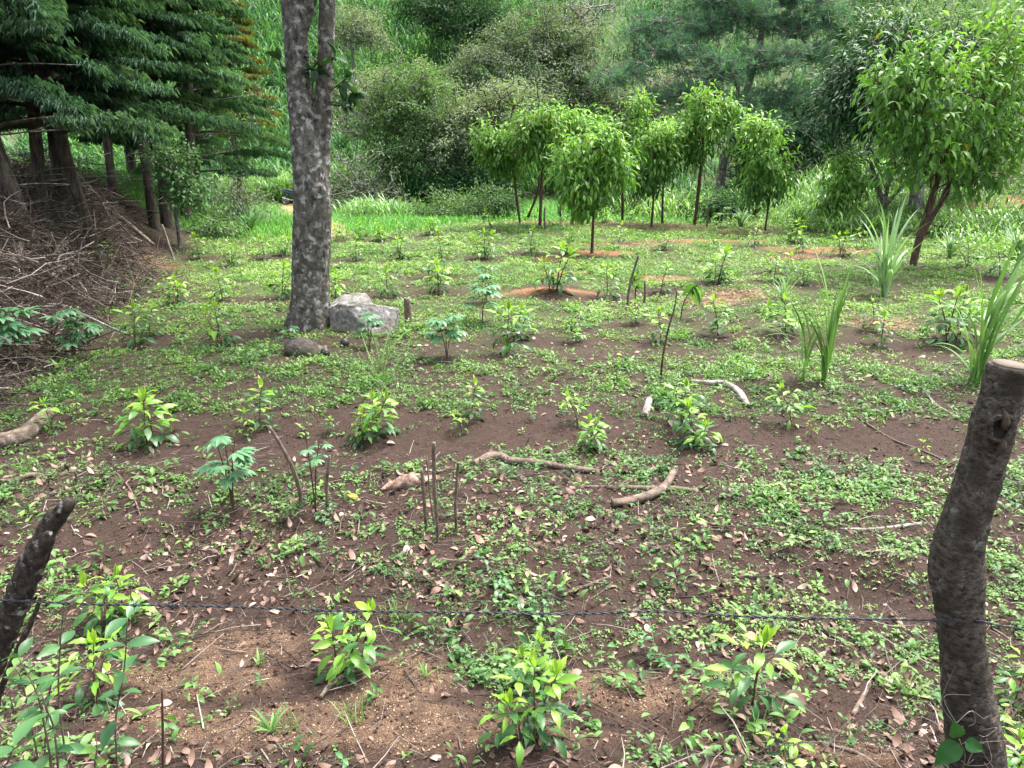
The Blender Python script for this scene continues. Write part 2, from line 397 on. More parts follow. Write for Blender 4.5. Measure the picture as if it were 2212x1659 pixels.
# ---------------------------------------------------------------- the ground and what covers it
rng = np.random.default_rng(7)
def patch(x, y, plist, seed):
    """soft irregular patches, given as (photo x, photo y, half width m, half depth m)"""
    o = np.zeros_like(np.asarray(x, float))
    wob = 1.1 * (fbm(x * 2.2, y * 2.2, seed, 4) - 0.5)
    for px, py, a, b in plist:
        c = at(px, py)
        r = np.sqrt(((x - c[0]) / a) ** 2 + ((y - c[1]) / b) ** 2) + wob
        o = np.maximum(o, 1 - ss(0.55, 1.1, r))
    return o
SAND = [(500, 1400, .45, .2), (400, 1480, .5, .2), (330, 1560, .4, .15), (560, 1580, .7, .25), (860, 1470, .3, .3), (840, 1580, .7, .2), (1400, 1500, .4, .2), (1040, 1600, .5, .16), (1820, 1640, .25, .1)]
ORANGE = [(1180, 632, 1.1, .4), (1300, 545, 1.0, .5), (1530, 520, 1.6, .6), (1790, 540, 1.6, .6), (1430, 600, .7, .3), (1560, 480, 1.5, .8), (1180, 480, 1.2, .6), (1200, 560, .8, .4), (2150, 447, 2.2, 1.0), (2080, 470, 1.5, .6), (1230, 590, .6, .3)]
STRAW = [(1200, 485, 2.4, 1.3), (1400, 492, 2.4, 1.1), (1520, 470, 1.6, 1.0), (1350, 530, 1.8, .6), (1640, 505, 1.6, .6), (1720, 560, 1.0, .5), (1600, 640, .6, .35), (1520, 655, .5, .3), (1900, 700, .5, .3), (320, 565, .8, .6)]
BARE = [(330, 935, 1.0, .35), (650, 930, .9, .4), (830, 900, .9, .4), (1150, 925, 1.3, .5), (1000, 900, .8, .3), (1680, 945, .9, .35), (1950, 950, 1.0, .5), (600, 560, 1.2, .5), (760, 570, 1.4, .6), (480, 650, .9, .3), (560, 720, .8, .4), (1200, 620, .7, .4), (1250, 740, .8, .25), (1560, 735, .5, .2), (1850, 1270, .25, .22), (200, 1180, .7, .3), (550, 1500, .9, .4), (1000, 1560, .9, .3), (1450, 1560, .5, .2), (1780, 1520, .35, .2), (1450, 1420, .4, .2), (760, 740, .5, .3)]
COFFEE = [(293, 752), (322, 728), (475, 748), (1095, 768), (1120, 730), (1248, 742), (1245, 715), (1428, 742), (1380, 700), (1552, 728), (1700, 728), (1902, 748), (1888, 715), (2052, 738), (2070, 700), (388, 655), (350, 640), (482, 652), (604, 645), (722, 645), (838, 642), (953, 632), (940, 600), (1195, 642), (1312, 645), (1426, 632), (1546, 612), (1676, 610), (1740, 615), (432, 560), (497, 575), (572, 560), (612, 552), (768, 562), (862, 562), (955, 562), (1043, 560), (1145, 548), (1226, 548), (1336, 528), (1432, 540), (1628, 532), (1716, 525), (1735, 545), (1815, 555), (1868, 540), (1668, 588), (736, 520), (775, 518), (820, 522), (868, 515), (930, 508), (1062, 498), (1142, 482), (1212, 482), (1306, 482), (1386, 478), (1360, 480), (1640, 492), (1746, 505), (1795, 495), (2095, 578), (2160, 600), (2200, 560), (1950, 570)]                       # scraped soil round the field plants
BARE += [(px, py + 2, .5 if py > 650 else .62, .26 if py > 650 else .45) for px, py in COFFEE]
TRACK = np.array([at(455, 372), at(520, 398), at(570, 415), at(618, 436), at(668, 470), at(700, 505)])
def track_d(x, y):
    d = np.full(np.shape(x), 1e9)
    for a, b in zip(TRACK[:-1, :2], TRACK[1:, :2]):
        ab = b - a; t = np.clip(((x - a[0]) * ab[0] + (y - a[1]) * ab[1]) / (ab @ ab), 0, 1)
        d = np.minimum(d, np.hypot(x - a[0] - t * ab[0], y - a[1] - t * ab[1]))
    return d
def crest(x):
    return 21.0 + 5.0 * ss(-4.2, -1.0, x)
def cover(x, y):
    """how thickly low weeds cover the soil, 0 to 1"""
    x = np.asarray(x, float); y = np.asarray(y, float)
    yy = y + 0.7 * (fbm(x * 0.3, y * 0.15, 21, 2) - 0.5)
    b = np.interp(yy, [2.3, 3.2, 4.0, 4.8, 5.4, 5.75, 6.0, 6.5, 6.8, 7.2, 8.8, 9.3, 9.9, 10.4, 12.2, 12.7, 13.3, 14, 16.4, 17.0, 17.6, 18.2, 27],
                  [.18, .27, .42, .54, .68, .55, .2, .2, .5, .92, .95, .6, .6, .95, .95, .65, .7, .97, .97, .75, .75, .95, .9])
    b = b + 0.2 * ss(0.2, 2.0, x) * (1 - ss(4.6, 6, y)) - 0.12 * ss(-0.5, -2.0, x) * (1 - ss(4.6, 6, y))
    n = fbm(x * 1.0, y * 1.2, 11, 4)
    c = np.clip(b + 1.7 * (n - 0.5), 0, 1)
    c = c * (1 - 0.85 * patch(x, y, BARE, 31)) * (1 - 0.8 * patch(x, y, ORANGE, 32)) * (1 - 0.85 * patch(x, y, SAND, 33)) * (1 - 0.7 * patch(x, y, STRAW, 34))
    c = c * (1 - 0.8 * ss(-.5, .8, y - crest(x)))
    return c * (1 - 0.9 * ss(-0.3, 0.9, -x - bank_edge(y)) * ss(5.2, 7, y) * (1 - ss(24, 28, y)))

# one sheet: close rows near the camera, wide ones far up the hill
rows = [-9.0, -6, -3, -1, 0, .8, 1.4]
while rows[-1] < 175: rows.append(rows[-1] + max(0.022, 0.0062 * rows[-1] if rows[-1] < 30 else 0.0125 * rows[-1]))
rows = np.array(rows); nc = 420
sx = np.linspace(-1, 1, nc)
sx = 0.75 * sx + 0.25 * sx ** 3
gx = sx[None] * (9 + 1.25 * np.maximum(rows, 0))[:, None]; gy = np.repeat(rows[:, None], nc, 1)
gz = zg(gx, gy)
near = 1 - ss(5, 16, gy)
clod = fbm(gx * 9, gy * 9, 41, 4) - 0.5
bare_g = patch(gx, gy, BARE, 31); sand_g = patch(gx, gy, SAND, 33)
gz = gz + near * (0.05 * clod + 0.022 * (fbm(gx * 26, gy * 26, 45, 2) - 0.5)) * ss(1.5, 2.4, gy)
gz = gz + sand_g * 0.035 * near
for px, py, r_, h_ in ((1850, 1265, .3, -.12), (1950, 1240, .28, .1), (1130, 1640, .2, .07), (1195, 640, .5, .12), (1600, 1560, .2, .05)):   # digging hollow, planting mounds
    c = at(px, py); gz = gz + h_ * np.exp(-(((gx - c[0]) / r_) ** 2 + ((gy - c[1]) / (r_ * .8)) ** 2))
cov_g = cover(gx, gy)
g = MB()
i = np.arange(len(rows) - 1)[:, None] * nc; j = np.arange(nc - 1)[None]
g.add(np.stack([gx, gy, gz], -1).reshape(-1, 3), np.stack([i + j, i + j + 1, i + nc + j + 1, i + nc + j], -1).reshape(-1, 4))
green = np.where(gy < 28, cov_g * ss(6, 16, gy) * 0.6, 0)
mead = ss(-.5, 1.5, gy - crest(gx)) * (1 - ss(44, 50, gy)) * (1 - ss(6, 12, gx))
hillm = np.maximum(ss(44, 52, gy), ss(27, 33, gy) * ss(5, 9, gx)) * (1 - 0.35 * (fbm(gx * .35, gy * .35, 51, 3) > .56))
trk = np.exp(-(track_d(gx, gy) / 0.85) ** 2)
ground_extra = dict(sand=sand_g.ravel(), orange=patch(gx, gy, ORANGE, 32).ravel(), straw=patch(gx, gy, STRAW, 34).ravel(), green=green.ravel(), mead=mead.ravel(), hillm=hillm.ravel(), track=trk.ravel(), litter=((1 - ss(5.2, 6.2, gy)) * (1 - bare_g)).ravel())

def groundmat():
    m = bpy.data.materials.new('field_soil'); m.use_nodes = True; n = m.node_tree.nodes; l = m.node_tree.links; b = n['Principled BSDF']
    b.inputs['Roughness'].default_value = 0.93; b.inputs['Specular IOR Level'].default_value = 0.2
    tc = n.new('ShaderNodeTexCoord')
    def noise(sc, det=6, ro=0.6):
        x = n.new('ShaderNodeTexNoise'); x.inputs['Scale'].default_value = sc; x.inputs['Detail'].default_value = det; x.inputs['Roughness'].default_value = ro
        l.new(tc.outputs['Object'], x.inputs['Vector']); return x.outputs[0]
    def attr(k):
        a = n.new('ShaderNodeAttribute'); a.attribute_name = k; return a.outputs['Fac']
    def mixc(f, a, c):
        x = n.new('ShaderNodeMix'); x.data_type = 'RGBA'; l.new(f, x.inputs[0]); l.new(a, x.inputs[6])
        l.new(c, x.inputs[7]); return x.outputs[2]
    def ramp(f, st):
        r = _ramp(n, st); l.new(f, r.inputs[0]); return r.outputs[0]
    def mul(a, c):
        x = n.new('ShaderNodeMath'); x.operation = 'MULTIPLY'; x.use_clamp = True
        l.new(a, x.inputs[0])
        if isinstance(c, float): x.inputs[1].default_value = c
        else: l.new(c, x.inputs[1])
        return x.outputs[0]
    nf, nm, nb = noise(70, 6, .7), noise(16, 6, .65), noise(2.2, 5)
    soil = ramp(nf, [(.3, (.014, .009, .007)), (.5, (.038, .0235, .018)), (.72, (.095, .061, .047))])
    soil2 = ramp(nm, [(.35, (.021, .0132, .0102)), (.65, (.06, .0365, .028))])
    half = n.new('ShaderNodeMath'); half.operation = 'MULTIPLY'; half.inputs[1].default_value = 0.8; l.new(nb, half.inputs[0])
    c = mixc(half.outputs[0], soil, soil2)
    grain = ramp(noise(170, 2, .5), [(.36, (.07, .04, .027)), (.52, (.15, .093, .06)), (.68, (.33, .225, .14))])
    c = mixc(mul(attr('sand'), ramp(noise(7, 6, .75), [(.34, (0.1,) * 3), (.66, (.9,) * 3)])), c, grain)
    orange = ramp(nf, [(.3, (.13, .05, .026)), (.7, (.32, .145, .08))])
    c = mixc(mul(attr('orange'), 0.85), c, orange)
    straw = ramp(noise(55, 8, .8), [(.35, (.1, .06, .04)), (.5, (.26, .175, .115)), (.68, (.45, .34, .24))])
    c = mixc(mul(attr('straw'), 0.8), c, straw)
    gr = ramp(noise(28, 6, .75), [(.35, (.035, .055, .018)), (.55, (.075, .12, .035)), (.7, (.13, .19, .06))])
    c = mixc(attr('green'), c, gr)
    md = ramp(noise(9, 6, .7), [(.35, (.045, .12, .028)), (.7, (.1, .21, .05))])
    c = mixc(attr('mead'), c, md)
    hl = ramp(noise(3.5, 8, .7), [(.35, (.03, .045, .018)), (.5, (.06, .095, .034)), (.68, (.12, .17, .065))])
    c = mixc(attr('hillm'), c, hl)
    c = mixc(mul(attr('track'), ramp(noise(5, 4), [(.3, (.45,) * 3), (.6, (1.0,) * 3)])), c, ramp(nm, [(.3, (.22, .13, .07)), (.7, (.36, .24, .14))]))
    l.new(c, b.inputs['Base Color'])
    bp = n.new('ShaderNodeBump'); bp.inputs['Strength'].default_value = 0.9; bp.inputs['Distance'].default_value = 0.02
    l.new(nf, bp.inputs['Height']); l.new(bp.outputs[0], b.inputs['Normal'])
    return m
ground = g.build('ground', groundmat(), extra=ground_extra)
tag(ground, kind='structure')
# the height the displaced sheet really has (for standing things on it)
def zt(x, y):
    x = np.atleast_1d(np.asarray(x, float)); y = np.atleast_1d(np.asarray(y, float))
    k = np.clip(np.searchsorted(rows, y) - 1, 0, len(rows) - 2)
    f = (y - rows[k]) / (rows[k + 1] - rows[k])
    out = np.zeros(len(x))
    def row(kk):
        u = x / (9 + 1.25 * np.maximum(rows[kk], 0)); c = np.clip(np.searchsorted(sx, u) - 1, 0, nc - 2)
        fx = np.clip((u - sx[c]) / (sx[c + 1] - sx[c]), 0, 1)
        return gz[kk, c] * (1 - fx) + gz[kk, c + 1] * fx
    return row(k) * (1 - f) + row(k + 1) * f
def gat(px, py):
    q = at(px, py); q[2] = zt(q[0], q[1])[0]; return q
def on_ground(xy, up=0.0):
    return np.column_stack([xy, zt(xy[:, 0], xy[:, 1]) + up])

def field_points(n, y0, y1, power, margin=0.8):
    """random points in the wedge of field in view, thinning with distance by y**-power"""
    u = rng.random(n); e = 2 - power
    y = (y0 ** e + u * (y1 ** e - y0 ** e)) ** (1 / e)
    x = (rng.random(n) * 2 - 1) * (0.72 * y + margin)
    return np.column_stack([x, y])
def rand_dirs(k, lo, hi):
    az = rng.random(k) * 2 * math.pi; el = np.radians(lo + rng.random(k) * (hi - lo))
    return np.column_stack([np.cos(az) * np.cos(el), np.sin(az) * np.cos(el), np.sin(el)])

# low broad-leaved weeds creeping over the field
def rosettes(mb, P, size, nl, tmpl, vbase, tall=0.5):
    k = len(P)
    rep = np.repeat(np.arange(k), nl); m = len(rep)
    d = rand_dirs(m, 0, 62)
    hz = rng.random(m) ** 1.5 * tall * size[rep]
    pos = P[rep] + np.column_stack([rng.normal(0, .55, m) * size[rep], rng.normal(0, .55, m) * size[rep], hz])
    up = np.array([0, 0, 1.0]) + rng.normal(0, .25, (m, 3))
    sc = size[rep] * (0.55 + 0.7 * rng.random(m))
    stamp(mb, *tmpl, pos, frames(d, up), sc, np.clip(vbase[rep] + rng.normal(0, .13, m), 0, 1))
A = field_points(230000, 2.2, 28, 1.1)
c = cover(A[:, 0], A[:, 1])
clump = fbm(A[:, 0] * 6, A[:, 1] * 6, 61, 2)
A = A[(rng.random(len(A)) < c ** 1.3 * np.clip(0.16 + 3.4 * (clump - 0.36), 0.03, 1))]
P = on_ground(A, 0.002)
dist = A[:, 1]
big = fbm(A[:, 0] * 2.5, A[:, 1] * 2.5, 66, 2)
size = 0.0205 * (dist / 3) ** 0.5 * (0.55 + 0.9 * rng.random(len(P)) ** 1.5) * np.clip(.6 + 1.6 * (big - .3), .6, 1.6)
vb = np.clip(0.4 + 0.9 * (fbm(A[:, 0] * 1.5, A[:, 1] * 1.5, 63, 3) - 0.5) + 0.3 * ss(5, 15, dist) + rng.normal(0, .1, len(P)), 0, 1)
wv, wq = leaf(3, 2, .27, .5, .15)
mb = MB(); nearw = dist < 6.5
rosettes(mb, P[nearw], size[nearw], 7, (wv, wq, None), vb[nearw], 1.0)
rosettes(mb, P[~nearw], size[~nearw], 6, leaf2(.26), vb[~nearw], 1.1)
tag(mb.build('ground_weeds', M['weed']), 'low green broad-leaved weeds creeping over the brown field soil', 'weeds', kind='stuff')
NW = len(P)
# bigger seedlings and herbs among them
A = field_points(1500, 2.3, 9, 1.0); A = A[rng.random(len(A)) < 0.15 + cover(A[:, 0], A[:, 1])]
mb = MB(); P = on_ground(A)
rosettes(mb, P, 0.055 * (0.7 + 0.7 * rng.random(len(P))), 8, (*leaf(4, 2, .2, .6, .15), None), np.clip(.35 + rng.normal(0, .2, len(P)), 0, 1), 1.6)
tag(mb.build('herb_seedlings', M['weed']), 'larger self-sown herbs standing among the low weeds', 'weeds', kind='stuff')

# short grass: thin in the field, thick on its far half, thick on the meadow
A = field_points(60000, 3, 28, 0.6); c = cover(A[:, 0], A[:, 1]); gn = fbm(A[:, 0] * .8, A[:, 1] * .8, 71, 3)
A = A[rng.random(len(A)) < (0.05 + ss(9, 16, A[:, 1])) * c * np.clip(gn * 4 - 1.5, .05, 1)]
P = on_ground(A); k = len(P); s = 0.6 + 0.6 * rng.random(k)
mb = MB(); blades(mb, P, rng.random(k) * 6.28, (.07 + .05 * ss(8, 20, A[:, 1])) * s, .006 + .0009 * A[:, 1], rng.random(k) * .5, .5 + rng.random(k) * 1.2, 2, np.clip(.5 + rng.normal(0, .25, k), 0, 1))
c2 = [gat(*p) for p in ((845, 1330), (1080, 1430), (1140, 1410), (760, 1570), (1640, 1600), (610, 1590), (870, 1340), (1960, 1500), (50, 1020))]
for q in c2:
    k = 26; blades(mb, q + np.column_stack([rng.normal(0, .03, (k, 2)), np.zeros(k)]), rng.random(k) * 6.28, .06 + .09 * rng.random(k), np.full(k, .005), rng.random(k) * .4, .6 + rng.random(k), 3, rng.random(k))
tag(mb.build('field_grass', M['grass']), 'short grass growing between the weeds of the field', 'grass', kind='stuff')
k = 75000; A = np.column_stack([-17 + 24 * rng.random(k), 20.5 + 28 * rng.random(k)]); A = A[(A[:, 1] > crest(A[:, 0])) & (rng.random(k) < np.exp(-(A[:, 1] - 20) / 24)) & (track_d(A[:, 0], A[:, 1]) > .5 + .5 * rng.random(k)) & (np.abs(A[:, 0]) < .72 * A[:, 1] + 1)]
P = on_ground(A); k = len(P); mb = MB()
blades(mb, P, rng.random(k) * 6.28, .18 + .2 * rng.random(k), np.full(k, .03), rng.random(k) * .3, .5 + rng.random(k), 2, np.clip(.5 + rng.normal(0, .2, k) + .5 * (fbm(A[:, 0] * .5, A[:, 1] * .5, 77, 2) - .5), 0, 1))
tag(mb.build('meadow_grass', M['meadow']), 'fresh green meadow grass beside the dirt track', 'grass', kind='stuff')

# fallen leaves, straw and broken twigs
lv, lq = leaf(5, 2, .2, .75, .22, cup=.25)
A = field_points(12000, 2.25, 7.5, 1.2); ln = fbm(A[:, 0] * .9, A[:, 1] * .9, 81, 3)
A = A[rng.random(len(A)) < np.clip((ln - .3) * 2.6, .05, 1) * (1 - .75 * patch(A[:, 0], A[:, 1], BARE, 31)) * (1 - ss(5.3, 7.4, A[:, 1])) * (1 - .8 * patch(A[:, 0], A[:, 1], SAND, 33))]
for px, py, n_ in ((990, 1290, 60), (930, 1270, 50), (880, 1050, 40), (480, 1190, 70), (430, 1180, 40), (350, 1170, 40), (1850, 1420, 30), (60, 1050, 90), (150, 1060, 90), (250, 1050, 80), (340, 1060, 60), (160, 1010, 70), (560, 1170, 60), (640, 1230, 60), (800, 1110, 60), (1060, 1110, 50), (1180, 1150, 40), (1380, 1180, 40), (1560, 1130, 40), (1900, 1480, 40), (1700, 1600, 22)):
    q = at(px, py); A = np.concatenate([A, q[:2] + rng.normal(0, 1, (n_, 2)) * (.16, .13)])
k = len(A); P = on_ground(A, .008); d = rand_dirs(k, -8, 22); up = np.array([0, 0, 1.0]) + rng.normal(0, .4, (k, 3)); up[rng.random(k) < .35] *= -1
sc = (.02 + .075 * rng.random(k) ** 2.0)
mb = MB(); stamp(mb, lv, lq, None, P, frames(d, up), np.column_stack([sc * (.7 + .6 * rng.random(k)), sc, sc]), np.clip(.42 + rng.normal(0, .3, k), 0, 1))
A = field_points(1500, 7, 15, 1.0); k = len(A); d = rand_dirs(k, -5, 20); sc = .05 + .07 * rng.random(k)
stamp(mb, lv, lq, None, on_ground(A, .01), frames(d, np.array([0, 0, 1.0]) + rng.normal(0, .35, (k, 3))), sc, np.clip(.4 + rng.normal(0, .25, k), 0, 1))
tag(mb.build('fallen_leaves', M['deadleaf']), 'dry brown and pinkish leaves lying on the soil', 'leaf litter', kind='stuff')
mb = MB()
A = field_points(20000, 2.3, 9, 1.0); A = A[rng.random(len(A)) < (.25 + .75 * (1 - ss(5.2, 6.5, A[:, 1]))) * (1 - .7 * patch(A[:, 0], A[:, 1], BARE, 31))]
k = len(A); d = rand_dirs(k, -3, 9); L = .05 + .24 * rng.random(k) ** 2.5; P = on_ground(A, .008); P1 = P + d * L[:, None]
P1[:, 2] = np.maximum(P1[:, 2], zt(P1[:, 0], P1[:, 1]) + .004); r = .0008 + .0035 * rng.random(k) ** 5
Pm = (P + P1) / 2 + rng.normal(0, .05, (k, 3)) * L[:, None]; Pm[:, 2] = np.maximum(Pm[:, 2], zt(Pm[:, 0], Pm[:, 1]) + .004)
va = rng.random(k) ** 1.3
cones(mb, P, Pm, r, r * .9, 4, va); cones(mb, Pm, P1, r * .9, r * .5, 4, va)
tag(mb.build('fallen_twigs', M['twigs']), 'thin broken twigs scattered over the soil', 'twigs', kind='stuff')
mb = MB(); A = []
for px, py, a, b in STRAW:
    c0 = at(px, py); n_ = int(900 * a * b / 2 + 250); A.append(c0[:2] + rng.normal(0, .5, (n_, 2)) * (a, b))
A = np.concatenate(A); k = len(A); P = on_ground(A, .012); d = rand_dirs(k, -4, 22); L = .1 + .22 * rng.random(k); rr = np.full(k, .0045)
cones(mb, P, P + d * L[:, None], rr, rr * .5, 3, rng.random(k))
tag(mb.build('straw_mulch', M['straw']), 'pale dry straw mulch spread around the far plants', 'mulch', kind='stuff')
# crumbs of soil and pale grains
octv = np.array([(1, 0, 0), (-1, 0, 0), (0, 1, 0), (0, -1, 0), (0, 0, .8), (0, 0, -.8)], float)
octt = np.array([(0, 2, 4), (2, 1, 4), (1, 3, 4), (3, 0, 4), (2, 0, 5), (1, 2, 5), (3, 1, 5), (0, 3, 5)])
A = field_points(26000, 2.2, 9, 1.6); A = A[rng.random(len(A)) < .2 + .8 * np.maximum(patch(A[:, 0], A[:, 1], BARE, 31), patch(A[:, 0], A[:, 1], SAND, 33))]
k = len(A); R = frames(rng.normal(0, 1, (k, 3)), rng.normal(0, 1, (k, 3)))
sc = (.003 + .011 * rng.random(k) ** 3)[:, None] * (.7 + .6 * rng.random((k, 3)))
mb = MB(); stamp(mb, octv, None, octt, on_ground(A, .002), R, sc, rng.random(k))
tag(mb.build('soil_crumbs', varmat('soil_crumb', [(.03, .018, .013), (.07, .04, .03), (.13, .078, .056)], .95), smooth=False), 'small crumbs of dark brown soil on the bare patches', 'soil crumbs', kind='stuff')
A = field_points(26000, 2.2, 5, 1.6); A = A[rng.random(len(A)) < patch(A[:, 0], A[:, 1], SAND, 33) * (.15 + .85 * (fbm(A[:, 0] * 7, A[:, 1] * 7, 35, 3) > .5))]
k = len(A); R = frames(rng.normal(0, 1, (k, 3)), rng.normal(0, 1, (k, 3)))
mb = MB(); stamp(mb, octv, None, octt, on_ground(A, .002), R, .002 + .0035 * rng.random(k), rng.random(k))
tag(mb.build('sand_grains', varmat('sand_grain', [(.2, .12, .07), (.38, .26, .16), (.58, .46, .31)], .9), smooth=False), 'pale sandy grains strewn over the near soil', 'sand', kind='stuff')

# pond and track are part of the setting
c = at(905, 474); mb = MB(); n_ = 26
ang = np.arange(n_) * 2 * math.pi / n_
rim = np.column_stack([c[0] + .75 * np.cos(ang) * (1 + .2 * np.sin(3 * ang)), c[1] + 1.6 * np.sin(ang) * (1 + .15 * np.cos(2 * ang)), np.full(n_, float(c[2]) + .10)])
mb.add(np.concatenate([rim, rim.mean(0)[None]]), None, [(a, (a + 1) % n_, n_) for a in range(n_)])
pm = plain('pond_water', (.03, .035, .035), .06, 0, .6)
tag(mb.build('pond', pm), kind='structure')

# ---------------------------------------------------------------- trees
def lobe_points(rg, lobes, n, shell=0.45, sub=0, R=0.5, fl=0.45):
    if sub:
        C = lobe_points(rg, lobes, max(6, n // sub), shell); m = len(C)
        off = rg.normal(0, 1, (m * sub, 3)) * (R, R, R * fl); off *= np.repeat(.6 + .8 * rg.random(m), sub)[:, None]
        return np.repeat(C, sub, 0) + off
    """attractors through a crown made of lobes (photo x, y, half width, half height, depth Y)"""
    wts = np.array([l[2] * l[3] for l in lobes]); wts = wts / wts.sum(); out = []
    for (px, py, a, b, Y), wt in zip(lobes, wts):
        m = max(6, int(n * wt)); s = mpp(Y, py); d = nrm(rg.normal(0, 1, (m, 3))); r = rg.random(m) ** shell
        out.append(pt(px, py, Y)[None] + d * r[:, None] * np.array([a * s, 0.8 * (a + b) / 2 * s, b * s])[None])
    return np.concatenate(out)
def branches(mb, trunk, A, seg, rtip, rexp, rg, sides=4, arch=0.12, a=0.5):
    """grow limbs from the trunk nodes to every attractor; thickness follows what a limb carries"""
    P = [np.asarray(q, float) for q in trunk]; par = [max(k - 1, -1) for k in range(len(P))]; par[0] = -1
    nt_ = len(P); ends = []
    tree = np.array(P); low = tree[:, 2].min()
    order = np.argsort(np.linalg.norm(A[:, None] - tree[None], axis=2).min(1))
    arr = np.zeros((len(A) * 14 + nt_, 3)); arr[:nt_] = tree; n = nt_
    for ai in order:
        q = A[ai]; dv = arr[:n] - q; dd = np.linalg.norm(dv, axis=1) + 0.8 * np.maximum(0, dv[:, 2] + 0.05)
        dd[0] += 1.0 if nt_ > 2 else 0
        j = int(np.argmin(dd)); L = float(np.linalg.norm(q - arr[j])); m = min(12, max(1, int(L / seg)))
        base = arr[j].copy()
        for s_ in range(1, m + 1):
            t = s_ / m; p = base + (q - base) * t
            if s_ < m: p = p + rg.normal(0, .12 * L / m, 3) + np.array([0, 0, arch * L * math.sin(t * math.pi)])
            arr[n] = p; P.append(p); par.append(j if s_ == 1 else n - 1); n += 1
        ends.append(n - 1)
    cnt = np.zeros(n); cnt[ends] = 1
    for k in range(n - 1, 0, -1):
        if par[k] >= 0: cnt[par[k]] += cnt[k]
    idx = np.arange(nt_, n); pr = np.array(par)[idx]
    r1 = rtip * np.maximum(cnt[idx], 1) ** rexp
    r0 = np.where(pr < nt_, r1 * 1.15, np.minimum(rtip * np.maximum(cnt[pr], 1) ** rexp, r1 * 1.6))
    cones(mb, arr[pr], arr[idx], r0, r1, sides, a)
def leafage(mb, A, k, rc, size, tmpl, rg, droop=0.3, out=0.5, centre=None, vb=None, flat=0.0, upn=0.35, lvar=.11):
    """k leaves round each attractor"""
    n = len(A); rep = np.repeat(np.arange(n), k); m = len(rep)
    off = rg.normal(0, 1, (m, 3)) * rc; off[:, 2] *= (1 - flat)
    pos = A[rep] + off
    d = nrm(off + 1e-6) * .7 + rg.normal(0, .45, (m, 3))
    if centre is not None: d = d + out * nrm(A[rep] - centre)
    d[:, 2] = d[:, 2] * (1 - flat) - droop
    up = np.array([0, 0, 1.0]) + rg.normal(0, upn, (m, 3))
    sc = size * (0.6 + 0.7 * rg.random(m))
    vv = (vb if vb is not None else np.full(n, .5))[rep] + rg.normal(0, lvar, m)
    stamp(mb, *tmpl, pos, frames(d, up), sc, np.clip(vv, 0, 1))

def trunk_path(spec, base=None):
    """[(photo x, photo y, depth Y, half width px), ...] -> points, radii"""
    P = [pt(x, y, Y) for x, y, Y, r in spec]; R = [r * mpp(Y, y) for x, y, Y, r in spec]
    if base is not None: P[0] = np.array([base[0], base[1], base[2] - 0.08])
    return np.array(P), np.array(R)

def broadleaf(name, label, cat, seed, trunks, lobes, n, k, rc, size, tmpl, leafm, barkm, group=None, droop=.3, out=.4, flat=0.0, seg=.35, rtip=.006, rexp=.42, sides=8, vbase=.45, vvar=.25, lowdark=0, nb=None, twig=0.0, upn=.35, topv=0.25, bsides=4, yellow=0, sub=7, CR=None, fl=.45):
    rg = np.random.default_rng(seed)
    paths = [trunk_path(t) for t in trunks]
    base = paths[0][0][0].copy(); base[2] = zt(base[0], base[1])[0]
    paths[0][0][0][2] = base[2] - .1
    root = thing(name, base, label, cat, group)
    mb = MB()
    for P, R in paths: rtube(mb, P, R, max(.12, R[0] * 1.3), sides=sides, bump=.16, bs=3, seed=seed)
    A = lobe_points(rg, lobes, n, sub=sub if k else 0, R=CR or rc * 1.5, fl=fl)
    allp = np.concatenate([resample(P, .3)[int(len(resample(P, .3)) * .45):] for P, R in paths])
    branches(mb, allp, A if nb is None else A[rg.permutation(len(A))[:nb]], seg, rtip, rexp, rg, bsides, a=.5)
    mb.build('trunk', barkm, root, base)
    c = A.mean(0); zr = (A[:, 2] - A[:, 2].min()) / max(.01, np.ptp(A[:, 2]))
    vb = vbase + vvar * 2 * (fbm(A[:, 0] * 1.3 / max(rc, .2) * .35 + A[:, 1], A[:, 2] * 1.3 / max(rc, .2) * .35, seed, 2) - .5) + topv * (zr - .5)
    mb = MB()
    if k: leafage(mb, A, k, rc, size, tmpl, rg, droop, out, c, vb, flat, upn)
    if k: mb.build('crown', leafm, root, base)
    if yellow:
        B = A[rg.permutation(len(A))[:yellow]]; mb = MB(); leafage(mb, B, 2, rc * .7, size, tmpl, rg, droop + .3, 0, c, np.full(len(B), .5))
        mb.build('yellowed_leaves', M['yellow_leaf'], root, base)
    return root

L2 = leaf2(.2, .42, .05, .15); L2w = leaf2(.3, .42, .06, .15); LANCE = (*leaf(4, 2, .15, .55, .14), None); MANGO = (*leaf(3, 2, .11, .45, .1), None); OVAL = (*leaf(4, 2, .25, .5, .16), None)

# --- the two-stemmed tree in the middle of the field
rg = np.random.default_rng(3)
b0 = gat(672, 705); Y0 = b0[1]
root = thing('shade_tree', b0, 'large two-stemmed tree with grey lichened bark beside the boulder', 'tree')
mb = MB()
rtube(mb, [b0 + (0, 0, -.15)] + [pt(x, y, Y0) for x, y in ((674, 690), (671, 640), (671, 590), (674, 520), (676, 460), (672, 400), (663, 330), (654, 260), (646, 200), (641, 130), (637, 70), (630, 20), (620, -40), (606, -110))],
      [mpp(Y0) * r for r in (52, 45, 41, 39, 39, 38, 35, 30, 26, 24, 23, 22, 20, 18, 15)], .045, sides=40, bump=.10, bs=2.2, seed=4)
rtube(mb, [pt(x, y, Y0 + .06) for x, y in ((686, 560), (688, 500), (690, 440), (692, 380), (695, 320), (698, 260), (701, 200), (704, 130), (706, 60), (708, 0), (715, -60), (729, -130))],
      [mpp(Y0) * r for r in (18, 22, 22, 20, 18, 18, 17, 16, 16, 15, 14, 12)], .045, sides=32, bump=.09, bs=2.2, seed=9)
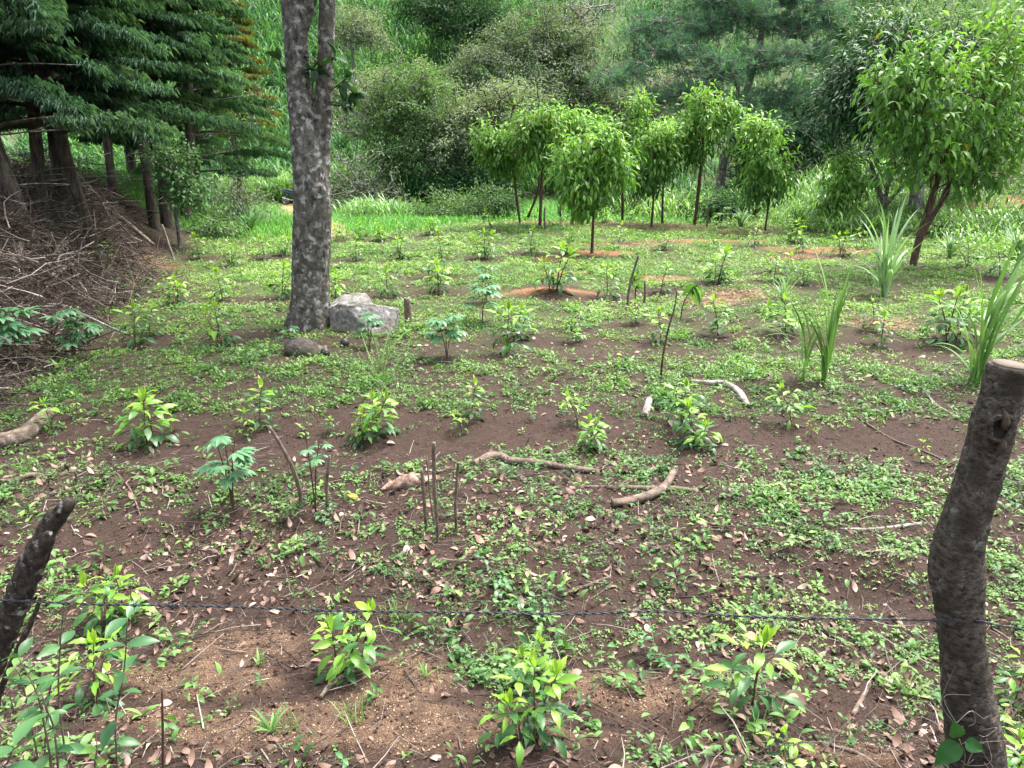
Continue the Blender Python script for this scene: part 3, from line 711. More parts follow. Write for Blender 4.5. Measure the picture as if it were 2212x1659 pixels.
rtube(mb, [pt(x, y, Y0 + .03) for x, y in ((642, 60), (656, 20), (672, -30), (690, -120))], [mpp(Y0) * r for r in (22, 20, 17, 12)], .045, sides=24, bump=.09, bs=2.2, seed=12)
for ang in (0.3, 1.5, 2.9, 4.1, 5.3):                                     # root flare
    e = np.array([math.cos(ang), math.sin(ang) * .8, 0])
    rtube(mb, [b0 + e * .12 + (0, 0, .38), b0 + e * .25 + (0, 0, .12), b0 + e * .42 + (0, 0, -.08)], [.13, .12, .05], .05, sides=14, bump=.1, seed=int(ang * 9))
# healed branch wound where the stems meet
tube(mb, np.array([pt(688, 415, Y0 - .20), pt(690, 415, Y0 - .27)]), [.12, .085], 18, bump=.3, bs=14, seed=6)
tube(mb, np.array([pt(640, 285, Y0 - .1), pt(629, 283, Y0 - .12)]), [.09, .05], 14, bump=.2, seed=2)
to = mb.build('trunk', M['trunk'], root, b0)
md = to.modifiers.new('join', 'REMESH'); md.mode = 'VOXEL'; md.voxel_size = 0.018; md.use_smooth_shade = True
tex = bpy.data.textures.new('bark_relief', 'CLOUDS'); tex.noise_scale = .055; tex.noise_depth = 3
dm = to.modifiers.new('relief', 'DISPLACE'); dm.texture = tex; dm.strength = 0.03; dm.mid_level = .5; dm.texture_coords = 'LOCAL'
A = np.concatenate([pt(640, -520, Y0 - .5)[None] + rg.normal(0, 1, (150, 3)) * (1.7, 1.5, .6), pt(760, -560, Y0 + .5)[None] + rg.normal(0, 1, (90, 3)) * (1.6, 1.5, .6)])
A[:, 2] = np.maximum(A[:, 2], 5.1 + .157 * np.maximum(A[:, 1] - 9, 0) + .35)
mb = MB(); branches(mb, [pt(610, -100, Y0), pt(600, -200, Y0), pt(728, -130, Y0), pt(740, -230, Y0)], A, .4, .008, .42, rg, 6)
mb.build('branches', M['trunk'], root, b0)
mb = MB(); leafage(mb, A, 26, .34, .17, MANGO, rg, .3, .3, A.mean(0)); mb.build('crown', M['mango'], root, b0)
for path, n_ in ((((712, 225), (735, 228), (752, 216), (768, 196)), 16), (((714, 195), (735, 180), (748, 170)), 9), (((676, 205), (675, 165), (680, 130)), 12), (((612, 150), (606, 140), (604, 128)), 5), (((716, 130), (724, 122)), 4)):   # water shoots on the stems
    P = np.array([pt(x, y, Y0 - .12) for x, y in path]); mb = MB(); rtube(mb, P, np.linspace(.016, .006, len(P)), .05, sides=6); so = mb.build('shoot', M['bark'], root, b0)
    lb = MB(); C = resample(P, .03); C = C[rg.integers(len(C) // 3, len(C), n_)]; d = rg.normal(0, .6, (n_, 3)) + (.1, -.1, .1)
    stamp(lb, *OVAL, C, frames(d, np.array([0, 0, 1.]) + rg.normal(0, .4, (n_, 3))), .16 + .1 * rg.random(n_), rg.random(n_)); lb.build('leaves', M['mango'], so, b0)

# --- dark cypresses standing on the left bank
def cypress(label, seed, bx, by, lean, H, Lmax, rw, h0, gold=False, forced=None, foliage=1.0, dens=1.0, Yforce=None):
    rg = np.random.default_rng(seed); base = gat(bx, by)
    if Yforce: 
        q = pt(bx, by, Yforce); base = np.array([q[0], Yforce, zt(q[0], Yforce)[0]])
    root = thing('cypress_tree', base, label, 'tree', 'cypresses on the left bank')
    top = base + np.array([lean[0], lean[1], H]); mid = base + np.array([lean[0] * .35 + rg.normal(0, .12), lean[1] * .4, H * .33])
    mb = MB(); rtube(mb, [base - (0, 0, .2), base + (0, 0, .25), mid, base + (lean[0] * .75, lean[1] * .7, H * .68), top], [rw * 1.25, rw * .95, rw * .8, rw * .5, .03], .15, sides=14, bump=.16, bs=2.5, seed=seed)
    tb = mb; C = resample(np.array([base, mid, base + (lean[0] * .75, lean[1] * .7, H * .68), top]), .1)
    nbz = int(46 * foliage); P0, P1, R0, R1 = [], [], [], []; lp, ld, ln, lv_ = [], [], [], []; dead = MB()
    for i in range(nbz):
        f = (i + rg.random()) / nbz; h = h0 + (H * .97 - h0) * f; k = min(len(C) - 1, int(h / H * len(C))); c0 = C[k]
        az = i * 2.399 + rg.normal(0, .3)
        L = Lmax * (1.03 - (h / H)) ** .75 * (.55 + .55 * rg.random()) + .25
        e = np.array([math.cos(az), math.sin(az), 0]); pr = np.array([-e[1], e[0], 0]); bend = rg.normal(0, .18)
        n_ = 9; t = np.linspace(0, 1, n_)[:, None]; rise = rg.uniform(.05, .3); sag = rg.uniform(.1, .32)
        B = c0 + e * L * t + pr * bend * L * t ** 2 + np.array([0, 0, 1.]) * (rise * L * t - sag * L * t ** 2)
        P0.append(B[:-1]); P1.append(B[1:]); r = np.linspace(.012 + .012 * L, .004, n_); R0.append(r[:-1]); R1.append(r[1:])
        v0 = rg.normal(.42, .14)
        for t_ in np.arange(.22 + .1 * rg.random(), 1.02, .034):
            c = c0 + e * L * t_ + pr * bend * L * t_ ** 2 + np.array([0, 0, 1.]) * (rise * L * t_ - sag * L * t_ ** 2)
            for sg in (-1, 1):
                tl = L * (.42 * (1.12 - t_)) * rg.uniform(.5, 1.1) + .16
                if rg.random() > dens: continue
                td = nrm(e * rg.uniform(.5, 1.0) + pr * sg * rg.uniform(.45, 1.0) + np.array([0, 0, rg.normal(.0, .11)]))
                m = max(5, int(tl / .022)); u = (np.arange(m) + rg.random(m)) / m
                pos = c + td * (tl * u)[:, None] + np.array([0, 0, -.06]) * (tl * u ** 2)[:, None] + rg.normal(0, .028, (m, 3))
                dd = td + nrm(np.cross(td, (0, 0, 1.)))[None] * (rg.choice([-1, 1], m) * rg.uniform(.25, .8, m))[:, None] + np.column_stack([np.zeros((m, 2)), rg.normal(-.02, .16, m)])
                lp.append(pos); ld.append(dd); ln.append(rg.normal(0, .25, (m, 3)) + (0, 0, 1.)); lv_.append(np.clip(v0 + .22 * u + .1 * (t_ - .5) + rg.normal(0, .1, m), 0, 1))
    for i in range(int(22 * foliage)):                                        # bare dead twigs low on the stem
        h = rg.uniform(.5, max(1.4, h0 + 2.2)); c0 = C[min(len(C) - 1, int(h / H * len(C)))]; az = rg.random() * 6.28; L = rg.uniform(.5, 1.9)
        Q = np.array([c0, c0 + L * .5 * np.array([math.cos(az), math.sin(az), .1]), c0 + L * np.array([math.cos(az + .2), math.sin(az + .2), rg.uniform(-.15, .25)])]); rtube(dead, Q, [.016, .010, .003], .15, sides=5, a=.8)
    cones(tb, np.concatenate(P0), np.concatenate(P1), np.concatenate(R0), np.concatenate(R1), 5); tb.build('trunk', M['bark_dark'], root, base)
    dead.build('dead_twigs', M['bark_grey'], root, base)
    lp = np.concatenate(lp); m = len(lp); sc = np.column_stack([np.full(m, 1.0), .05 + .085 * rg.random(m), np.full(m, 1.)]); sc[:, 0] = sc[:, 1]
    mb = MB(); stamp(mb, *leaf2(.12, .4, .02, .1), lp, frames(np.concatenate(ld), np.concatenate(ln)), sc, np.concatenate(lv_))
    mb.build('crown', M['cypress_gold' if gold else 'cypress'], root, base)
    return root
cypress('cypress with thick trunk leaning left above the brush pile, at the photo edge', 101, 45, 440, (-1.3, .3), 9.5, 3.2, .17, 2.0, Yforce=12.5)
cypress('cypress with crooked slender trunk behind the leaning edge cypress', 102, 85, 440, (.4, .2), 9, 3.0, .12, 2.1, Yforce=14.0)
cypress('cypress with broad dark trunk rising straight from the brush pile top', 103, 150, 465, (-.6, .4), 11, 3.7, .2, 2.2, Yforce=15.5)
cypress('cypress with thin curved trunk in front of the broad dark trunk', 104, 195, 475, (-1.3, -.2), 9, 3.2, .11, 2.2, Yforce=14.2)
cypress('cypress with slim trunk half hidden behind the pile of brush', 105, 245, 430, (.2, .4), 9.5, 3.2, .11, 2.4, Yforce=19)
cypress('cypress with pale lichened forked trunk beside the glossy green shrub', 106, 335, 495, (-.5, .2), 10, 3.0, .14, 3.7, Yforce=19.5)
cypress('cypress with pale fluted trunk base touching the field edge', 107, 365, 505, (.3, .3), 10, 3.0, .18, 3.8, Yforce=20.5)
cypress('cypress with paired dark trunk rising right of the glossy green shrub', 108, 408, 500, (.2, .5), 10.5, 3.2, .16, 3.2, Yforce=22.5)
cypress('outermost cypress of the left stand, drooping sprays over the track', 109, 432, 490, (.5, .2), 9, 3.0, .12, 1.2, Yforce=25)
cypress('tall cypress filling the gap deep inside the left stand', 110, 150, 400, (0, 0), 11.5, 4.2, .18, 1.5, Yforce=21)
cypress('cypress deep in shade beyond the slim trunks of the left stand', 111, 290, 400, (0, .3), 11.5, 4.0, .17, 1.0, Yforce=26)
cypress('golden tipped cypress above the dirt track at the end of the stand', 112, 515, 330, (0, .2), 8.5, 2.4, .12, 3.4, gold=True, Yforce=31, dens=.9)

# glossy shrub between the cypress trunks, grey bushes by the track
broadleaf('glossy_shrub', 'glossy green young broadleaf tree squeezed between the cypress trunks', 'small tree', 201, [[(385, 500, 18.5, 5), (378, 430, 18.5, 4), (385, 350, 18.5, 3)]], [(385, 375, 38, 55, 18.5), (405, 410, 22, 25, 18.4), (360, 340, 20, 30, 18.6)], 110, 16, .14, .10, L2w, M['darkbush'], M['bark_grey'], vbase=.75, topv=.1)
broadleaf('grey_bush', 'pale grey feathery bush left of the dirt track', 'bush', 202, [[(515, 500, 24, 4), (512, 470, 24, 3), (515, 450, 24, 2)]], [(500, 430, 40, 35, 24), (540, 465, 45, 30, 24), (480, 470, 30, 28, 24)], 160, 16, .22, .11, L2, M['acacia'], M['bark_grey'], flat=.3, topv=.2)
broadleaf('bare_twig_bush', 'grey twiggy branches hanging beside the track under the cypress', 'bush', 203, [[(500, 400, 30, 5), (505, 330, 30, 4), (500, 260, 30, 3)]], [(520, 240, 70, 50, 30), (500, 320, 55, 45, 30)], 200, 9, .3, .15, L2, M['olive'], M['bark_grey'], flat=.2, rtip=.012)
broadleaf('green_scrub', 'low green scrub at the foot of the cypresses by the field edge', 'bush', 204, [[(445, 505, 21, 3), (445, 490, 21, 3), (448, 478, 21, 2)]], [(430, 490, 45, 16, 21), (490, 496, 40, 12, 21)], 80, 14, .15, .09, L2w, M['olive'], M['bark_grey'])

# --- trees and bushes on the far hillside
FAR = 'trees and bushes on the far hillside'
def far(name, label, seed, trunk, lobes, n, k, rc, size, mat, bark='bark_grey', **kw):
    kw.setdefault('CR', .75); kw.setdefault('fl', .35); kw.setdefault('sub', 8); rc *= .55; size *= .78; n = int(n * 1.3); k = int(k * 1.35)
    kw.setdefault('seg', 1.2); kw.setdefault('rtip', .025); kw.setdefault('rexp', .36)
    return broadleaf(name, label, 'tree' if 'tree' in name else 'bush', seed, trunk, lobes, n, k, rc, size, kw.pop('tmpl', L2), M[mat], M[bark], FAR, **kw)
far('dark_tree', 'dark bushy tree at the top edge behind the tall cane slope', 301, [[(985, 100, 74, 4), (985, 60, 74, 3), (985, 20, 74, 2)]], [(960, 20, 70, 60, 74), (1035, 35, 75, 50, 75), (890, 0, 50, 40, 76), (1090, 60, 40, 40, 73)], 330, 22, .8, .42, 'darkbush', droop=.2)
far('grey_tree', 'large spreading grey-green tree with layered sprays below the dead white crown', 302, [[(1160, 300, 57, 9), (1165, 230, 57, 7), (1185, 130, 57, 4)], [(1165, 240, 57, 6), (1250, 150, 57, 4)]],
    [(1190, 70, 95, 65, 58), (1110, 130, 110, 70, 57), (1235, 130, 85, 80, 57), (1270, 190, 60, 60, 55), (1030, 165, 80, 45, 56), (1140, 200, 120, 45, 55)], 820, 22, .62, .30, 'acacia', flat=.55, vvar=.3, topv=.3, out=.3)
far('dead_tree', 'leafless white dead crown above the grey tree at the top of the photo', 303, [[(1255, 130, 59, 4), (1258, 80, 59, 3), (1262, 50, 59, 2)]], [(1262, 22, 75, 38, 59), (1230, 40, 40, 30, 59)], 170, 0, .1, .1, 'acacia', 'bark_pale', rtip=.03, rexp=.3, seg=.5)
far('twiggy_bush', 'pale twiggy bush with thin grey leaves beside the two-stemmed tree', 304, [[(790, 340, 48, 3), (795, 290, 48, 3), (790, 230, 48, 2)]], [(790, 205, 45, 45, 48), (770, 260, 35, 40, 47.5), (830, 170, 35, 25, 49)], 240, 10, .45, .22, 'acacia', 'bark_pale', rtip=.03, vbase=.65)
far('feathery_tree', 'yellow-green feathery tree in the middle standing over the pond', 305, [[(870, 440, 46, 6), (872, 380, 46, 5), (870, 260, 46, 3)]], [(870, 195, 65, 55, 46), (830, 250, 55, 45, 45.5), (905, 260, 50, 55, 46), (845, 330, 50, 55, 45.5), (880, 395, 55, 45, 45.3), (920, 190, 40, 30, 46.5)], 620, 22, .42, .24, 'olive', flat=.2, vbase=.5, topv=.35)
far('grey_tree', 'grey-green tree right of the feathery tree with open shaded underside', 306, [[(1000, 420, 46, 7), (1010, 360, 46, 6), (1030, 270, 46, 4)], [(1010, 370, 46, 4), (960, 290, 46, 3)]], [(1050, 230, 75, 40, 46.5), (990, 270, 60, 45, 46), (1085, 270, 60, 45, 46), (1110, 215, 75, 32, 48), (960, 330, 45, 45, 45.5), (1050, 320, 70, 35, 45.5)], 560, 22, .5, .27, 'acacia', 'bark_dark', flat=.45, vvar=.35, vbase=.5, topv=.35)
far('shaded_thicket', 'dark thicket in the hollow under the grey-green trees', 307, [[(1010, 440, 44.5, 3), (1015, 420, 44.5, 3), (1020, 400, 44.5, 2)]], [(1030, 390, 80, 40, 44.6), (960, 410, 40, 30, 44.4)], 180, 18, .5, .25, 'darkbush', vbase=.25)
far('hanging_bush', 'low grey bush with bare twigs at the foot of the feathery tree', 308, [[(790, 450, 42, 3), (790, 420, 42, 3), (788, 390, 42, 2)]], [(770, 380, 50, 45, 42.5), (820, 430, 50, 32, 42), (750, 430, 40, 25, 41.5)], 240, 12, .4, .2, 'acacia', 'bark_grey', vbase=.4)
far('ridge_tree', 'pale leaved tree on the upper left slope above the cane', 309, [[(760, 120, 66, 3), (760, 90, 66, 3), (762, 60, 66, 2)]], [(760, 60, 50, 40, 66), (800, 75, 35, 25, 66)], 180, 16, .6, .3, 'acacia', vbase=.7, flat=.3)
far('grey_tree', 'grey scrub tree seen between the grey tree and the pine branches', 310, [[(1330, 320, 54, 4), (1335, 260, 54, 4), (1340, 210, 54, 3)]], [(1340, 235, 60, 40, 54), (1400, 250, 60, 40, 53), (1310, 290, 60, 30, 52)], 300, 16, .55, .28, 'acacia', vbase=.45, flat=.3)
far('dark_tree', 'dark grey-green tree behind the pine on its left', 311, [[(1370, 120, 72, 3), (1370, 80, 72, 3), (1370, 40, 72, 2)]], [(1480, 30, 90, 35, 74), (1400, 100, 40, 60, 70)], 200, 16, .8, .4, 'darkbush', vbase=.35)
far('broad_tree', 'broad dark canopy at the top right corner of the hill', 312, [[(2050, 90, 66, 4), (2050, 50, 66, 4), (2050, 0, 66, 3)]], [(1960, 15, 110, 30, 66), (2090, 20, 120, 35, 67), (2190, 20, 70, 40, 66), (1890, 40, 60, 40, 64), (2150, -30, 140, 30, 68)], 420, 20, .75, .38, 'darkbush', flat=.3, vbase=.5)
far('dark_tree', 'shadowy dark green tree behind the pine trunk and the mango', 313, [[(1730, 400, 41, 6), (1735, 340, 41, 5), (1740, 280, 41, 3)]], [(1720, 300, 75, 70, 41.5), (1780, 250, 55, 70, 42), (1760, 350, 55, 50, 41), (1690, 250, 50, 40, 42)], 480, 20, .5, .26, 'darkbush', 'bark_dark', vbase=.3, topv=.2)
far('twiggy_bush', 'grey twiggy scrub behind the pine between its lower branches', 314, [[(1470, 300, 52, 3), (1470, 270, 52, 3), (1470, 220, 52, 2)]], [(1450, 190, 80, 40, 53), (1480, 150, 60, 30, 55)], 220, 12, .5, .26, 'acacia', 'bark_pale', vbase=.7)
far('green_tree', 'mid green tree on the hill right of the pine top', 315, [[(1830, 130, 58, 3), (1830, 90, 58, 3), (1830, 40, 58, 2)]], [(1850, 60, 55, 50, 58), (1900, 110, 45, 45, 56)], 240, 18, .6, .32, 'darkbush', vbase=.55)

# --- the pine and the dark young pine at its foot
def pine(label, seed, trunk, lobes, n, k, mat, nl, bark, name='pine_tree', arch=.05, limbs=()):
    rg = np.random.default_rng(seed); P, R = trunk_path(trunk); base = P[0].copy(); base[2] = zt(base[0], base[1])[0]; P[0][2] = base[2] - .1
    root = thing(name, base, label, 'tree', 'pines beyond the field')
    mb = MB(); rtube(mb, P, R, .2, sides=12, bump=.15, bs=2, seed=seed)
    A = lobe_points(rg, lobes, n, .6); C = resample(P, .4)
    branches(mb, C[int(len(C) * .3):], A, .8, .022, .38, rg, 5, arch=arch)
    tips = []
    for a_ in A:
        tips.append(a_ + rg.normal(0, .42, (k, 3)) * (1, 1, .5))
    T = np.concatenate(tips); src = np.repeat(A, k, 0)
    cones(mb, src, T, np.full(len(T), .018), np.full(len(T), .012), 3); mb.build('trunk', bark, root, base)
    ax = nrm(T - src + np.array([0, 0, .25]))
    rep = np.repeat(np.arange(len(T)), nl); m = len(rep)
    d = ax[rep] * .75 + rg.normal(0, .55, (m, 3)); v0 = rg.normal(.5, .2, len(T))
    mb = MB(); stamp(mb, *leaf2(.045, .5, .01, .06), T[rep] + rg.normal(0, .03, (m, 3)), frames(d, rg.normal(0, 1, (m, 3))), .22 + .16 * rg.random(m), np.clip(v0[rep] + rg.normal(0, .12, m), 0, 1))
    mb.build('crown', M[mat], root, base)
pine('tall pine with long grey-green needles and dark crooked limbs', 401, [(1555, 425, 38, 11), (1562, 350, 38, 10), (1590, 280, 38.3, 9), (1612, 200, 38.6, 8), (1640, 100, 39, 7), (1655, 0, 39, 6), (1670, -120, 39, 4)],
     [(1340, 165, 60, 22, 37), (1450, 110, 75, 20, 37), (1420, 60, 60, 22, 38), (1520, 60, 70, 25, 38), (1560, 150, 85, 25, 36.5), (1480, 205, 70, 20, 36.5), (1660, 130, 100, 26, 37.5), (1700, 60, 95, 30, 39), (1780, 40, 60, 25, 39), (1610, 20, 80, 25, 38), (1590, 225, 70, 18, 36.5), (1680, 210, 85, 22, 38), (1770, 120, 65, 22, 39), (1700, 275, 60, 18, 37), (1550, 0, 80, 30, 38), (1720, -10, 110, 30, 39), (1400, 220, 45, 16, 37), (1620, 270, 50, 14, 36.5)], 330, 9, 'pine', 15, M['bark_grey'])
pine('dark young pine crowding the foot of the tall pine', 402, [(1650, 465, 36, 7), (1655, 400, 36, 6), (1660, 330, 36, 4), (1664, 280, 36, 2)],
     [(1650, 420, 75, 40, 36), (1660, 370, 60, 40, 36), (1640, 320, 45, 35, 36), (1690, 445, 45, 20, 35.5), (1600, 440, 35, 22, 36)], 190, 8, 'pine_dark', 14, M['bark_dark'])

# --- mango and the light-leaved trees round the right end of the field
rgm = np.random.default_rng(5)
broadleaf('mango_tree', 'round dense dark mango tree with grey trunk behind the leaning light-leaved tree', 'tree', 501, [[(1972, 545, 23.5, 15), (1975, 470, 23.5, 14), (1980, 400, 23.5, 14), (1968, 330, 23.5, 12), (1975, 230, 23.5, 8)]],
    [(1950, 120, 120, 70, 24), (1890, 200, 95, 85, 23.4), (1865, 235, 72, 66, 23.0), (1985, 230, 110, 70, 23), (2060, 150, 80, 70, 24.5), (1925, 90, 70, 50, 25), (2080, 240, 70, 80, 24.5), (2085, 345, 45, 55, 24)], 900, 26, .2, .24, MANGO, M['mango'], M['bark_grey'], rtip=.012, droop=.45, out=.6, vbase=.35, topv=.55, upn=.25)
broadleaf('sapling_tree', 'mango with yellowish young leaves rising behind the round dark mango', 'tree', 502, [[(2040, 400, 30, 6), (2040, 250, 30, 5), (2040, 120, 30, 3)]], [(1990, 60, 80, 40, 30), (2090, 70, 80, 45, 30), (2160, 110, 60, 50, 29), (1930, 50, 50, 30, 31)], 330, 18, .3, .24, MANGO, M['olive'], M['bark_grey'], droop=.4, vbase=.55)
broadleaf('light_leaved_tree', 'leaning young tree with several thin stems and long light green leaves', 'tree', 503,
    [[(1970, 582, 16, 8), (1985, 520, 16, 8), (2010, 440, 16, 8), (2035, 350, 15.9, 6), (2050, 280, 15.8, 4)], [(1985, 520, 16, 5), (2030, 440, 16.2, 5), (2070, 350, 16.4, 4), (2100, 270, 16.5, 3)], [(1990, 500, 16, 5), (2045, 420, 16.1, 4), (2085, 370, 16.3, 3)], [(2012, 430, 16, 4), (2010, 330, 15.7, 3), (1990, 250, 15.5, 2)]],
    [(2075, 200, 95, 55, 15.8), (1990, 165, 55, 35, 15.4), (2140, 120, 80, 60, 16.3), (2185, 200, 65, 70, 16.3), (2055, 280, 80, 42, 15.6), (2135, 290, 80, 45, 16), (2195, 60, 60, 40, 16.6), (1965, 225, 42, 28, 15.4), (2015, 345, 40, 28, 15.7), (1945, 180, 26, 26, 15.3), (2190, 300, 40, 30, 16), (2110, 365, 35, 16, 15.8), (1960, 300, 25, 16, 15.5), (2010, 130, 30, 18, 15.6)],
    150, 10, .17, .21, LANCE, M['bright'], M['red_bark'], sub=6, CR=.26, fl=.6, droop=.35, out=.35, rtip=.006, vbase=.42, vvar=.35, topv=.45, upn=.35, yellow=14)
broadleaf('bare_tree', 'half dead lichened stump tree with forked bare branches beside the mango', 'tree', 504, [[(1908, 470, 24, 10), (1905, 440, 24, 9), (1895, 400, 24, 6), (1880, 350, 24, 4)], [(1908, 450, 24, 6), (1920, 390, 24, 4), (1925, 330, 24, 3)], [(1908, 450, 24, 5), (1950, 400, 24, 3), (1970, 370, 24, 2)]], [(1900, 330, 45, 25, 24), (1960, 370, 25, 25, 24), (1880, 390, 25, 20, 24)], 40, 3, .15, .14, L2, M['olive'], M['trunk'], rtip=.01)
PLANT = 'young light-leaved trees along the far field edge'
def plantation(label, seed, tr, lobes, n, k=13, size=.19, rc=.17, **kw):
    rq = np.random.default_rng(seed); lobes = list(lobes) + [(l[0] + rq.normal(0, 14), l[1] + rq.uniform(5, 28), l[2] * .5, l[3] * .5, l[4] + rq.normal(0, .2)) for l in lobes[:2]] + [(lobes[0][0] + rq.normal(0, 25), lobes[0][1] - lobes[0][3] * rq.uniform(.8, 1.15), 14, 16, lobes[0][4])]
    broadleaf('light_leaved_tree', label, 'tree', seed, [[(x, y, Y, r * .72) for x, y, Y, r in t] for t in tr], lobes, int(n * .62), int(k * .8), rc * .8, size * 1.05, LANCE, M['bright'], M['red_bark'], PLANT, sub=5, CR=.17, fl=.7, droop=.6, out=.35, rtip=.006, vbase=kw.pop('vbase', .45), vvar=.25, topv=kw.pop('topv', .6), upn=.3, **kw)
plantation('small light-leaved tree standing nearest in front of the row, single thin stem', 601, [[(1278, 553, 18, 5), (1282, 470, 18, 4), (1285, 400, 18, 3), (1280, 340, 18, 2)]], [(1280, 355, 70, 45, 18), (1240, 385, 40, 40, 18), (1325, 370, 45, 40, 18), (1270, 320, 45, 25, 18), (1260, 430, 40, 25, 18)], 130, yellow=6)
plantation('light-leaved tree with straight brown stem left of the small front tree', 602, [[(1166, 470, 23, 5), (1170, 400, 23, 5), (1175, 330, 23, 3), (1170, 280, 23, 2)]], [(1170, 300, 60, 45, 23), (1130, 290, 45, 40, 23), (1200, 330, 55, 50, 23), (1160, 260, 35, 22, 23)], 190, yellow=8)
plantation('leftmost light-leaved tree of the far row with slanting double stem', 603, [[(1125, 468, 23.5, 3), (1115, 420, 23.5, 4), (1110, 370, 23.5, 3), (1100, 310, 23.5, 2)], [(1140, 470, 23.5, 4), (1160, 420, 23.5, 3), (1165, 380, 23.5, 2)]], [(1095, 330, 45, 45, 23.5), (1075, 310, 25, 25, 23.5), (1120, 350, 40, 35, 23.5)], 130, topv=.4, vbase=.38)
plantation('light-leaved tree with full bright crown in the middle of the far row', 604, [[(1345, 470, 25, 4), (1345, 400, 25, 4), (1345, 320, 25, 3), (1345, 260, 25, 2)]], [(1340, 265, 65, 40, 25), (1300, 300, 50, 40, 25), (1380, 300, 45, 50, 25), (1340, 340, 55, 40, 25)], 220, yellow=5)
plantation('slim light-leaved tree with dark drooping leaves right of the middle crown', 605, [[(1408, 468, 23.5, 4), (1412, 420, 23.5, 3), (1415, 350, 23.5, 2)]], [(1410, 340, 45, 45, 23.5), (1400, 385, 35, 35, 23.5), (1430, 310, 35, 25, 23.5)], 130, vbase=.38)
plantation('light-leaved tree with thin leaning stem behind the slim dark-leaved one', 606, [[(1432, 468, 24.5, 4), (1432, 420, 24.5, 3), (1440, 340, 24.5, 2)]], [(1445, 320, 40, 40, 24.5), (1460, 290, 30, 25, 24.5)], 110)
plantation('tallest light-leaved tree of the far row with a flat bright top', 607, [[(1502, 462, 24, 5), (1510, 400, 24, 5), (1517, 330, 24, 4), (1520, 250, 24, 2)]], [(1520, 240, 65, 32, 24), (1495, 280, 55, 50, 24), (1550, 285, 48, 55, 24), (1570, 240, 25, 25, 24), (1500, 335, 40, 25, 24)], 230, yellow=10)
plantation('two-stemmed light-leaved tree standing against the dark young pine', 608, [[(1655, 472, 22.5, 3), (1662, 420, 22.5, 3), (1660, 340, 22.5, 2), (1662, 290, 22.5, 2)], [(1630, 465, 22.5, 3), (1640, 420, 22.5, 2)]], [(1655, 320, 38, 45, 22.5), (1635, 370, 45, 35, 22.5), (1680, 375, 35, 40, 22.5), (1650, 285, 25, 20, 22.5), (1640, 420, 35, 20, 22.5)], 150, yellow=4)
plantation('small thin light-leaved tree in the cane between pine and mango', 609, [[(1815, 480, 23, 3), (1822, 430, 23, 2), (1828, 380, 23, 2)]], [(1825, 380, 35, 30, 23), (1810, 420, 35, 30, 23), (1845, 410, 25, 25, 23)], 75, topv=.3)
plantation('light-leaved tree mostly hidden behind the small front tree', 610, [[(1237, 468, 24, 4), (1238, 400, 24, 3), (1240, 320, 24, 2)], [(1210, 468, 24, 3), (1212, 400, 24, 2)]], [(1235, 300, 50, 45, 24.2), (1260, 270, 30, 25, 24.2)], 140)

# bushes along the far field edge
EDGE = 'bushes along the far field edge'
def bush(label, seed, x, y, a, b, Y, mat='olive', n=90, k=16, size=.12, rc=.17, tmpl=L2, **kw):
    broadleaf('edge_bush', label, 'bush', seed, [[(x, y + b, Y, 3), (x, y + b * .4, Y, 2), (x, y, Y, 2)]], [(x, y, a, b, Y), (x - a * .6, y + b * .25, a * .6, b * .7, Y), (x + a * .6, y + b * .2, a * .6, b * .75, Y)], n, k, rc, size, tmpl, M[mat], M['bark_grey'], EDGE, **kw)
bush('yellowish bush beside the pond at the far field edge', 701, 960, 445, 50, 28, 29)
bush('round grey-green bush left of the slanting double stem', 702, 1075, 432, 45, 32, 28, 'darkbush', vbase=.85, n=110)
bush('low bush at the field edge between pond bush and round bush', 703, 1020, 455, 40, 20, 28.5)
bush('dark bushy coffee shrub at the foot of the tallest far-row tree', 704, 1560, 440, 42, 24, 25.5, 'darkbush', tmpl=L2w, vbase=.5)
bush('shaded bush behind the stems in the middle of the far row', 705, 1300, 430, 70, 30, 30, 'darkbush', n=140, vbase=.4)
bush('low bush behind the stems right of the middle crown', 706, 1400, 440, 60, 22, 30, 'olive', n=100)
bush('low green bush left of the tallest far-row tree', 707, 1470, 435, 50, 22, 30, 'olive', n=100)
bush('dense low bush under the mango on the right slope', 708, 2095, 405, 45, 38, 28, 'darkbush', n=120)
bush('low bush on the right slope beside the red soil scar', 709, 2180, 360, 60, 28, 31, 'olive', n=110)
bush('scrub on the upper right slope under the light crown', 710, 2160, 320, 70, 25, 34, 'olive', n=120)
bush('scrub at the right photo edge above the cane leaves', 711, 2195, 470, 40, 30, 25, 'olive', n=90)
bush('twiggy bush on the right slope behind the bare stump tree', 712, 1990, 440, 60, 30, 29, 'olive', n=110)
bush('light green bush in the gap behind the bare stump tree', 713, 1860, 400, 60, 40, 31, 'olive', n=130)
bush('scrub growing left of the leaning light-leaved tree base', 714, 2060, 500, 50, 22, 21, 'olive', n=80)

